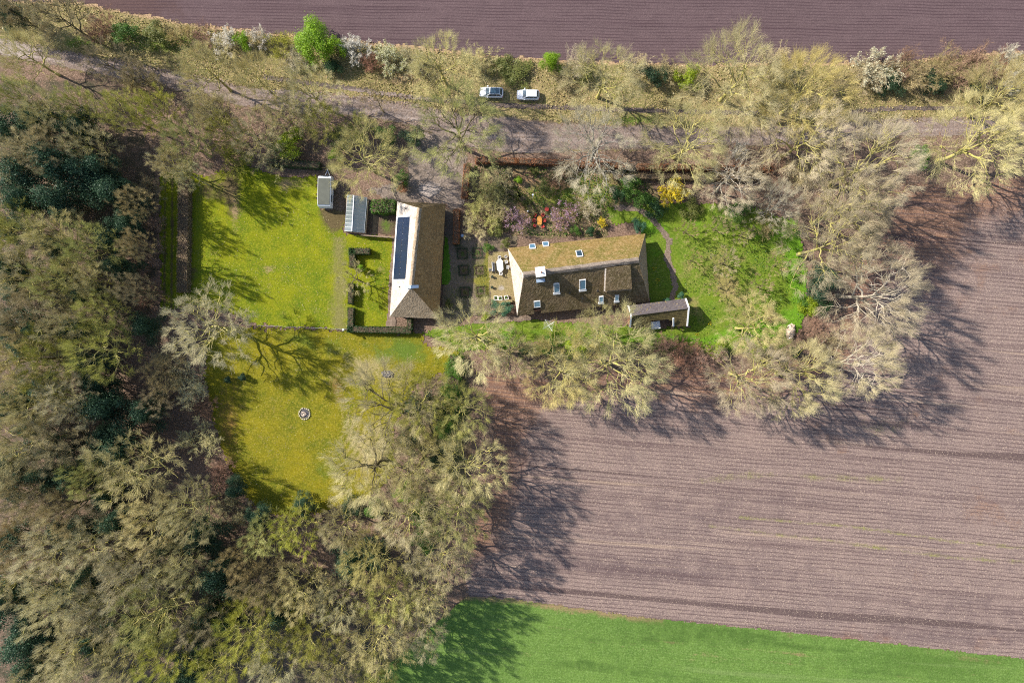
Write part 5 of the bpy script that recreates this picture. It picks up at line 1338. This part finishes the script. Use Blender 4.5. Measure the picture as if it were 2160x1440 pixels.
tag(scatter('field_stubble', lambda x,y: in_poly(x,y,STUB) & (y < 1400) & (x < 2200), (980,2200,370,1400), 20000, .055, 'straw_pale', .05, 8, clump=.008), 'short pale stubble scattered over the brown field', 'stubble', kind='stuff')

# ------------------------------------------------------------------ hedges
def hedge(pts, w, h, mat, label, wob=.08, dens=70, size=.07, name='clipped_hedge', core='soil', group=None, cat='hedge'):
    """pts in photo pixels along the centre line"""
    rng = np.random.default_rng(len(label)*7+int(pts[0][0]))
    P = [Vector(W(px, py, h*.8)) for (px, py) in pts]
    root = empty(name, (P[0].x, P[0].y, 0)); tag(root, label, cat, group)
    off = Vector((P[0].x, P[0].y))
    C, Nn = [], []; mb = MB()
    for a, b in zip(P[:-1], P[1:]):
        d = (b-a); L = d.length; d.normalize(); s_ = Vector((-d.y, d.x))
        a2, L2 = a-d*w/2, L+w
        def pt(u, v): p = a2+d*u+s_*v-off; return p
        q = [pt(.12,-w/2+.12), pt(L2-.12,-w/2+.12), pt(L2-.12,w/2-.12), pt(.12,w/2-.12)]
        mb.add([(p.x,p.y,0) for p in q]+[(p.x,p.y,h-.12) for p in q], [(4,5,6,7),(0,1,5,4),(1,2,6,5),(2,3,7,6),(3,0,4,7)])
        for face, area in (('top',L2*w),('s',L2*h),('n',L2*h),('a',w*h),('b',w*h)):
            n = int(area*dens)
            if n == 0: continue
            u, v = rng.random(n), rng.random(n)
            if face == 'top': uu, vv, zz, nm = u*L2, (v-.5)*w, np.full(n,h), (0,0,1)
            elif face == 's': uu, vv, zz, nm = u*L2, np.full(n,-w/2), v*h, (-s_.x,-s_.y,.2)
            elif face == 'n': uu, vv, zz, nm = u*L2, np.full(n,w/2), v*h, (s_.x,s_.y,.2)
            elif face == 'a': uu, vv, zz, nm = np.zeros(n), (u-.5)*w, v*h, (-d.x,-d.y,.2)
            else: uu, vv, zz, nm = np.full(n,L2), (u-.5)*w, v*h, (d.x,d.y,.2)
            x = a2.x+d.x*uu+s_.x*vv-off.x; y = a2.y+d.y*uu+s_.y*vv-off.y
            wv = (fbm(x*.9+50, y*.9+50, 3)-.5)*2*wob
            c = np.stack([x,y,zz], -1)+np.array(nm)*(wv+rng.normal(0,wob*.5,n))[:,None]
            c[:,2] = np.maximum(c[:,2], .03)
            C.append(c); Nn.append(np.tile(nm,(n,1)).astype(float))
    mb.build('branches', M[core], root)
    v, f = leaf_quads(rng, np.concatenate(C), np.concatenate(Nn), size, .7)
    link('foliage', mesh_np('foliage', v, f), root, M[mat])
    return root
hedge([(743,557),(743,530),(774,530)], 1.15, 1.6, 'box', 'L-shaped dark clipped hedge at the top of the barn lawn')
hedge([(740,603),(739,635)], 1.0, 1.5, 'box', 'short straight dark clipped hedge at the left of the barn lawn')
hedge([(740,655),(739,694),(862,697)], 1.15, 1.6, 'box', 'long L-shaped dark clipped hedge below the barn lawn')
hedge([(864,690),(864,677)], .9, 1.9, 'box', 'short tall hedge stub joining long hedge to the barn')
hedge([(798,436),(820,436)], 2.3, 2.1, 'green', 'glossy green laurel hedge block against the barn corner', wob=.25, size=.11)
hedge([(963,448),(962,508)], 1.05, 1.7, 'copper', 'upright copper beech hedge between barn and garden border')
hedge([(985,352),(980,410)], 1.15, 1.7, 'copper', 'upright copper beech hedge at the right of the yard')
hedge([(1008,338),(1090,340),(1190,344),(1330,350)], .95, 1.6, 'copper', 'long copper beech hedge along the lane, left length', wob=.16)
hedge([(1350,352),(1480,354),(1625,356)], .95, 1.5, 'copper', 'long copper beech hedge along the lane, right length', wob=.16)
hedge([(1300,372),(1460,374),(1610,374)], 1.0, 1.3, 'beech_tan', 'low tan hedge running below the copper lane hedge', wob=.2)
hedge([(388,388),(385,605)], 2.0, 1.7, 'beech_tan', 'wide tan clipped hedge beside the grass track of the left lawn', wob=.12, dens=55, size=.085)
hedge([(572,342),(668,349)], 1.2, 1.8, 'deep', 'dark green hedge above the top of the left lawn', wob=.15)
hedge([(1070,402),(1094,411),(1111,428),(1124,448)], 1.2, .9, 'olive', 'curved low hedge bordering the red chairs garden', wob=.15)
hedge([(960,762),(950,870)], 2.2, 1.6, 'green', 'long green ivy-covered bank below the barn', wob=.45, dens=45, size=.11, name='ivy_bank', cat='bank')

# ------------------------------------------------------------------ garden things
BEDS = [(975,535,'top left'),(1007,533,'top right'),(978,570,'middle left'),(1011,570,'middle right'),(981,616,'bottom left'),(1014,613,'bottom right')]
for i, (px, py, wh) in enumerate(BEDS):
    x, y = W(px, py, .3); o = empty('box_edged_bed', (x,y,.10), math.radians(4)); tag(o, f'square box-edged courtyard bed, {wh} of six', 'flower bed', 'courtyard beds')
    s_ = .95; MB().box(-s_+.1,s_-.1,-s_+.1,s_-.1,.02,.09).build('soil', M['soil'], o)
    rng = np.random.default_rng(100+i)
    a = rng.uniform(0, 4, 900).astype(float); k = a.astype(int); f = (a-k)*2-1
    cx = np.where(k==0, f*s_, np.where(k==1, s_, np.where(k==2, -f*s_, -s_))); cy = np.where(k==0, -s_, np.where(k==1, f*s_, np.where(k==2, s_, -f*s_)))
    C = np.stack([cx*.93, cy*.93, rng.random(900)**.5*.42+.02], -1)+rng.normal(0,.09,(900,3))*np.array([1,1,.3]); C[:,2] = np.maximum(C[:,2], .02)
    link('edging', mesh_np('edging', *leaf_quads(rng, C, np.tile([0,0,1.],(900,1)), .05, .9)), o, M['olive' if i in (3,5) else 'ivy'])
    n = 160; C = np.stack([rng.normal(0,.28,n), rng.normal(0,.28,n), rng.random(n)*.35+.08], -1)
    link('plants', mesh_np('plants', *leaf_quads(rng, C, np.tile([0,0,1.],(n,1)), .06, .9)), o, M['green' if i in (0,1,5) else 'olive'])

def chair(px, py, face, label, group, mat, seat_mat=None, z=.14, name='garden_chair', back_h=.92):
    x, y = W(px, py, .6); o = empty(name, (x,y,z), face); tag(o, label, 'chair', group)
    MB().box(-.24,.24,-.22,.24,.40,.45).build('seat', seat_mat or mat, o, bevel=.02)
    MB().box(-.25,.25,-.29,-.23,.45,back_h).build('backrest', mat, o, bevel=.015)
    for sx in (-.23,.23):
        for sy in (-.24,.22): MB().box(sx-.025,sx+.025,sy-.025,sy+.025,0,.40).build('leg', mat, o)
        MB().box(sx*1.12-.03,sx*1.12+.03,-.23,.22,.62,.66).build('armrest', mat, o)
    return o
x, y = W(1054.5,560,.75); o = empty('terrace_table', (x,y,.14), math.radians(4)); tag(o, 'white octagonal table on the terrace', 'table')
w_, l_ = .58, 1.18
oct_ = [(-w_,-l_+.42),(-w_+.36,-l_),(w_-.36,-l_),(w_,-l_+.42),(w_,l_-.42),(w_-.36,l_),(-w_+.36,l_),(-w_,l_-.42)]
MB().poly([(a,b,.76) for a,b in oct_], .05).build('table_top', M['white'], o)
for sx in (-.4,.4):
    for sy in (-.7,.7): MB().box(sx-.04,sx+.04,sy-.04,sy+.04,0,.708).build('leg', M['white'], o)
TG = 'white chairs on the terrace'
for (px,py,f,l,sm) in ((1053.5,543.5,math.pi,'white chair at the upper end of the octagonal table',M['cushion']),(1067,541.5,2.2,'grey chair nearest the farmhouse roof corner',M['cushion']),(1067.5,552.5,1.7,'white chair right of the octagonal table, upper of two',M['cushion']),
    (1071,563.5,1.5,'white chair right of the octagonal table, lower of two',M['cushion']),(1056.5,577,0,'white chair at the lower end of the octagonal table',M['cushion']),(1034.5,569,-1.5,'white chair left of the grey bench',M['cushion'])):
    chair(px, py, f, l, TG, M['white'] if 'grey' not in l else M['stone'], sm)
x, y = W(1041.5,562.5,.5); o = empty('terrace_bench', (x,y,.14), math.radians(94)); tag(o, 'grey bench left of the octagonal table', 'bench')
MB().box(-.85,.85,-.2,.22,.40,.46).build('seat', M['cushion'], o); MB().box(-.85,.85,.23,.29,.46,.9).build('backrest', M['white'], o)
for sx in (-.75,.75):
    for sy in (-.15,.18): MB().box(sx-.03,sx+.03,sy-.03,sy+.03,0,.40).build('leg', M['wood'], o)
# red chairs and teak table
x, y = W(1138,465.5,.75); o = empty('garden_table', (x,y,.06), math.radians(-2)); tag(o, 'orange oval wooden table among red chairs', 'table')
n = 24; MB().poly([(.46*abs(math.cos(t))**.75*math.copysign(1,math.cos(t)), .88*abs(math.sin(t))**.75*math.copysign(1,math.sin(t)), .76) for t in [2*math.pi*i/n for i in range(n)]], .045).build('table_top', M['teak'], o)
for sx in (-.28,.28):
    for sy in (-.55,.55): MB().box(sx-.035,sx+.035,sy-.035,sy+.035,0,.712).build('leg', M['teak'], o)
RG = 'red chairs around the oval table'
for (px,py,f,l) in ((1128,454,2.6,'upper left'),(1145.5,453.5,-2.6,'upper right'),(1127,465,1.57+math.pi,'middle left'),(1148.5,465,1.57,'middle right'),(1128,475.5,-.6,'lower left'),(1145,478,.5,'lower right')):
    chair(px, py, f, f'red garden chair, {l} at the oval table', RG, M['red'], z=.06)
x, y = W(1153.5,441.5,.4); o = empty('red_pouf', (x,y,.06)); tag(o, 'round red stool above the oval table', 'stool')
MB().cyl((0,0),.40,.36,.46,20,.36).build('seat', M['red'], o)
for i in range(3):
    a = i*2.09; MB().bar((.1*math.cos(a),.1*math.sin(a),.36),(.3*math.cos(a),.3*math.sin(a),0),.05).build('leg', M['red'], o)
x, y = W(1123,418,0); o = empty('garden_lamp', (x,y,.04)); tag(o, 'white lamp post in the border above the red chairs', 'lamp post')
MB().cyl((0,0),.05,0,2.6,10).build('post', M['white'], o); MB().cyl((0,0),.14,2.6,2.9,10,.18).build('lantern', M['white'], o)
x, y = W(1113,448,0); o = empty('garden_post', (x,y,.04)); tag(o, 'short white post left of the red chairs', 'post')
MB().cyl((0,0),.06,0,1.2,10).build('post', M['white'], o); MB().cyl((0,0),.16,1.2,1.36,12,.05).build('cap', M['white'], o)
# pots, planters and low wall on the terrace
for (px,py,l) in ((1038.5,584,'dark round pot at the left of the terrace, upper'),(1038,606,'dark round pot at the left of the terrace, lower')):
    x, y = W(px,py,.3); o = empty('plant_pot', (x,y,.14)); tag(o, l, 'plant pot', 'terrace pots')
    MB().cyl((0,0),.18,0,.42,14,.26).build('pot', M['ash'], o)
    rng = np.random.default_rng(int(px)); C = np.stack([rng.normal(0,.12,80),rng.normal(0,.12,80),rng.random(80)*.2+.42],-1)
    link('plant', mesh_np('plant', *leaf_quads(rng,C,np.tile([0,0,1.],(80,1)),.06,.9)), o, M['ivy'])
for i,(px,py,l) in enumerate(((1046,628.5,'left'),(1055,629,'middle'),(1068,627.5,'right'))):
    x, y = W(px,py,.4); o = empty('stone_planter', (x,y,.14), .1*i); tag(o, f'pale stone planter at the foot of the terrace, {l} of three', 'planter', 'stone planters')
    mb = MB(); 
    for (x0,x1,y0,y1) in ((-.38,.38,-.38,-.28),(-.38,.38,.28,.38),(-.38,-.28,-.279,.279),(.28,.38,-.279,.279)): mb.box(x0,x1,y0,y1,0,.5)
    mb.build('trough', M['wall_white'], o); MB().box(-.28,.28,-.28,.28,.1,.42).build('soil', M['soil'], o)
    rng = np.random.default_rng(40+i); C = np.stack([rng.normal(0,.13,90),rng.normal(0,.13,90),rng.random(90)*.22+.42],-1)
    link('plant', mesh_np('plant', *leaf_quads(rng,C,np.tile([0,0,1.],(90,1)),.06,.9)), o, M['green'])
a, b = W3(1037,639,.6), W3(1080,634,.6); o = empty('low_wall', (a.x,a.y,0)); tag(o, 'low mossy brown wall below the stone planters', 'wall')
MB().bar((0,0,.35),(b.x-a.x,b.y-a.y,.35),.38,.7).build('wall', M['brick'], o); MB().bar((-.05,0,.74),(b.x-a.x+.05,b.y-a.y,.74),.5,.08).build('coping', M['terrace'], o)
# timber fence greenhouse - barn
a, b = W3(762,496,1.2), W3(832,501,1.2); o = empty('timber_fence', (a.x,a.y,0)); tag(o, 'low weathered timber fence between greenhouse and barn', 'fence')
d = Vector((b.x-a.x,b.y-a.y,0)); N = 5
for i in range(N+1):
    p = d*(i/N); MB().box(p.x-.06,p.x+.06,p.y-.06,p.y+.06,0,1.3).build('post', M['wood'], o)
for i in range(N):
    for z in (.25,.55,.85,1.12): MB().bar(d*((i+.03)/N)+Vector((0,0,z)), d*((i+.97)/N)+Vector((0,0,z)), .03, .2).build('board', M['wood'], o)
MB().bar(Vector((0,0,1.34)), d+Vector((0,0,1.34)), .16, .06).build('rail', M['wood'], o)
# wire fence between the two left lawns
a, b = W3(545,687,.6), W3(733,695,.6); o = empty('post_and_wire_fence', (a.x,a.y,0)); tag(o, 'thin post and wire fence between the two left lawns', 'fence')
d = Vector((b.x-a.x,b.y-a.y,0)); N = 8
for i in range(N+1):
    p = d*(i/N); MB().cyl((p.x,p.y),.06,0,1.1,8).build('post', M['wood'], o)
for z in (.35,.7,1.0): MB().bar(Vector((0,.07,z)), d+Vector((0,.07,z)), .02).build('wire', M['steel'], o)
x, y = W(732,696,0); o = empty('lamp_post', (x,y,.05)); tag(o, 'lamp post with round white head at the hedge corner', 'lamp post')
MB().cyl((0,0),.05,0,2.6,10,.04).build('post', M['wood'], o); MB().cyl((0,0),.15,2.6,2.75,14,.22).cyl((0,0),.22,2.75,2.92,14,.10).build('lantern', M['white'], o)
# rotary clothes dryer
x, y = W(1157,686,1.7); o = empty('clothes_dryer', (x,y,.10), math.radians(32)); tag(o, 'white four-armed rotary clothes dryer on the front lawn', 'clothes dryer')
MB().cyl((0,0),.03,0,1.75,8).build('pole', M['steel'], o)
for i in range(4):
    a = i*math.pi/2; MB().bar((.04*math.cos(a),.04*math.sin(a),1.45),(1.25*math.cos(a),1.25*math.sin(a),1.85),.05).build('arm', M['white'], o)
ln = MB()
for r_ in (.4,.65,.9,1.15):
    for i in range(4):
        a, b = i*math.pi/2, (i+1)*math.pi/2; z = 1.45+.4*r_/1.25+.03
        ln.bar((r_*math.cos(a),r_*math.sin(a),z),(r_*math.cos(b),r_*math.sin(b),z),.012)
ln.build('lines', M['white'], o)
# firewood heap
x, y = W(1668,700,.4); o = empty('firewood_heap', (x,y,.08), math.radians(-12)); tag(o, 'heap of pale split firewood at the orchard edge', 'firewood')
rng = random.Random(9); protos = []
for i in range(5):
    L = rng.uniform(.38,.55); r_ = rng.uniform(.08,.13); n = 5
    pts = [(r_*math.cos(2*math.pi*j/n)*rng.uniform(.7,1.1), r_*math.sin(2*math.pi*j/n)*rng.uniform(.7,1.1)) for j in range(n)]
    me = bpy.data.meshes.new('log'); me.from_pydata([(-L/2,p[0],p[1]) for p in pts]+[(L/2,p[0],p[1]) for p in pts], [], [(j,(j+1)%n,n+(j+1)%n,n+j) for j in range(n)]+[tuple(reversed(range(n))),tuple(range(n,2*n))]); me.update(); me.materials.append(M['cut_wood']); protos.append(me)
for i in range(170):
    a, r_ = rng.uniform(0,6.28), rng.random()**.5
    u, v = .80*r_*math.cos(a), 1.5*r_*math.sin(a); z = .08+.75*(1-r_**2)*rng.uniform(.75,1.0)
    l = link('log', protos[i % 5], o); l.location = (u,v,z); l.rotation_euler = (rng.uniform(0,6.28), rng.uniform(-.5,.5), rng.uniform(0,6.28))
mb = MB(); n = 18
mb.add([(.7*math.cos(6.283*i/n),1.35*math.sin(6.283*i/n),0) for i in range(n)]+[(.4*math.cos(6.283*i/n),.8*math.sin(6.283*i/n),.45) for i in range(n)], [(i,(i+1)%n,n+(i+1)%n,n+i) for i in range(n)]+[tuple(range(n,2*n))]).build('heap_core', M['cut_wood'], o)
# fire pit
x, y = W(643,872,0); o = empty('fire_pit', (x,y,.09)); tag(o, 'round stone-ringed fire pit in the yellow meadow', 'fire pit')
MB().cyl((0,0),.85,0,.06,24,.8).build('ash_bed', M['ash'], o)
rng = random.Random(4)
for i in range(16):
    a = i*2*math.pi/16; r_ = 1.0+rng.uniform(-.06,.06); s_ = rng.uniform(.14,.2)
    Mx = Matrix.Translation((r_*math.cos(a), r_*math.sin(a), s_*.55)) @ Matrix.Rotation(a+rng.uniform(-.2,.2),4,'Z')
    MB().box(-s_*.7,s_*.7,-s_,s_,-s_*.55,s_*.55,Mx,taper=.03).build('stone', M['stone'], o, bevel=.04)
for i in range(9):
    a = rng.uniform(0,6.28); l = MB().bar((-.25,0,0),(.25,0,0),.12).build('log', M['cut_wood'], o); l.location = (rng.uniform(-.45,.2),rng.uniform(-.3,.3),.12+.04*i*.5); l.rotation_euler = (0,rng.uniform(-.2,.2),a)
# ash patch
x, y = W(818,789,0); o = empty('ash_heap', (x,y,.09), math.radians(-8)); tag(o, 'dark grey ash patch with pale debris on the lawn', 'ash heap')
rng = random.Random(14); n = 22
mb = MB(); mb.add([(1.35*math.cos(6.283*i/n)*rng.uniform(.8,1.1),.7*math.sin(6.283*i/n)*rng.uniform(.8,1.1),0) for i in range(n)]+[(.8*math.cos(6.283*i/n)*rng.uniform(.8,1.1),.4*math.sin(6.283*i/n)*rng.uniform(.8,1.1),.16) for i in range(n)], [(i,(i+1)%n,n+(i+1)%n,n+i) for i in range(n)]+[tuple(range(n,2*n))]).build('ash', M['ash'], o)
mb = MB()
for i in range(60):
    a, r_ = rng.uniform(0,6.28), rng.random()**.5; p = (1.1*r_*math.cos(a), .55*r_*math.sin(a), .17); b = rng.uniform(0,6.28); L = rng.uniform(.08,.25)
    mb.bar(p, (p[0]+L*math.cos(b),p[1]+L*math.sin(b),p[2]+.03), .05)
tag(mb.build('debris', M['stone'], o), kind='stuff')
# daffodils
for (px,py,l) in ((1389,591,'yellow daffodil clump in the house shadow, larger'),(1379,566,'yellow daffodil clump close to the farmhouse hip'),(1499,683,'few yellow daffodils right of the shed shadow'),(1470,705,'few yellow daffodils below the shed shadow')):
    shrub(px, py, 9 if 'larger' in l else 6, .4, 'clump', ('bark_dark','yellow_bl' if 'few' in l else 'yellow_bl'), l, 'daffodil_clump', 'flowers', 'daffodils')
shrub(761,565,12,2.0,'ball',('bark_dark','fresh'),'clipped round lime-green shrub beside the barn lawn', 'topiary', 'shrub')
x, y = W(975,497,.5); o = empty('water_butt', (x,y,.11)); tag(o, 'small blue tub beside the upright copper hedge', 'tub')
MB().cyl((0,0),.22,0,.5,14,.28).build('tub', M['lead'], o); MB().cyl((0,0),.24,.38,.42,14,.25).build('water', M['glass_sky'], o)
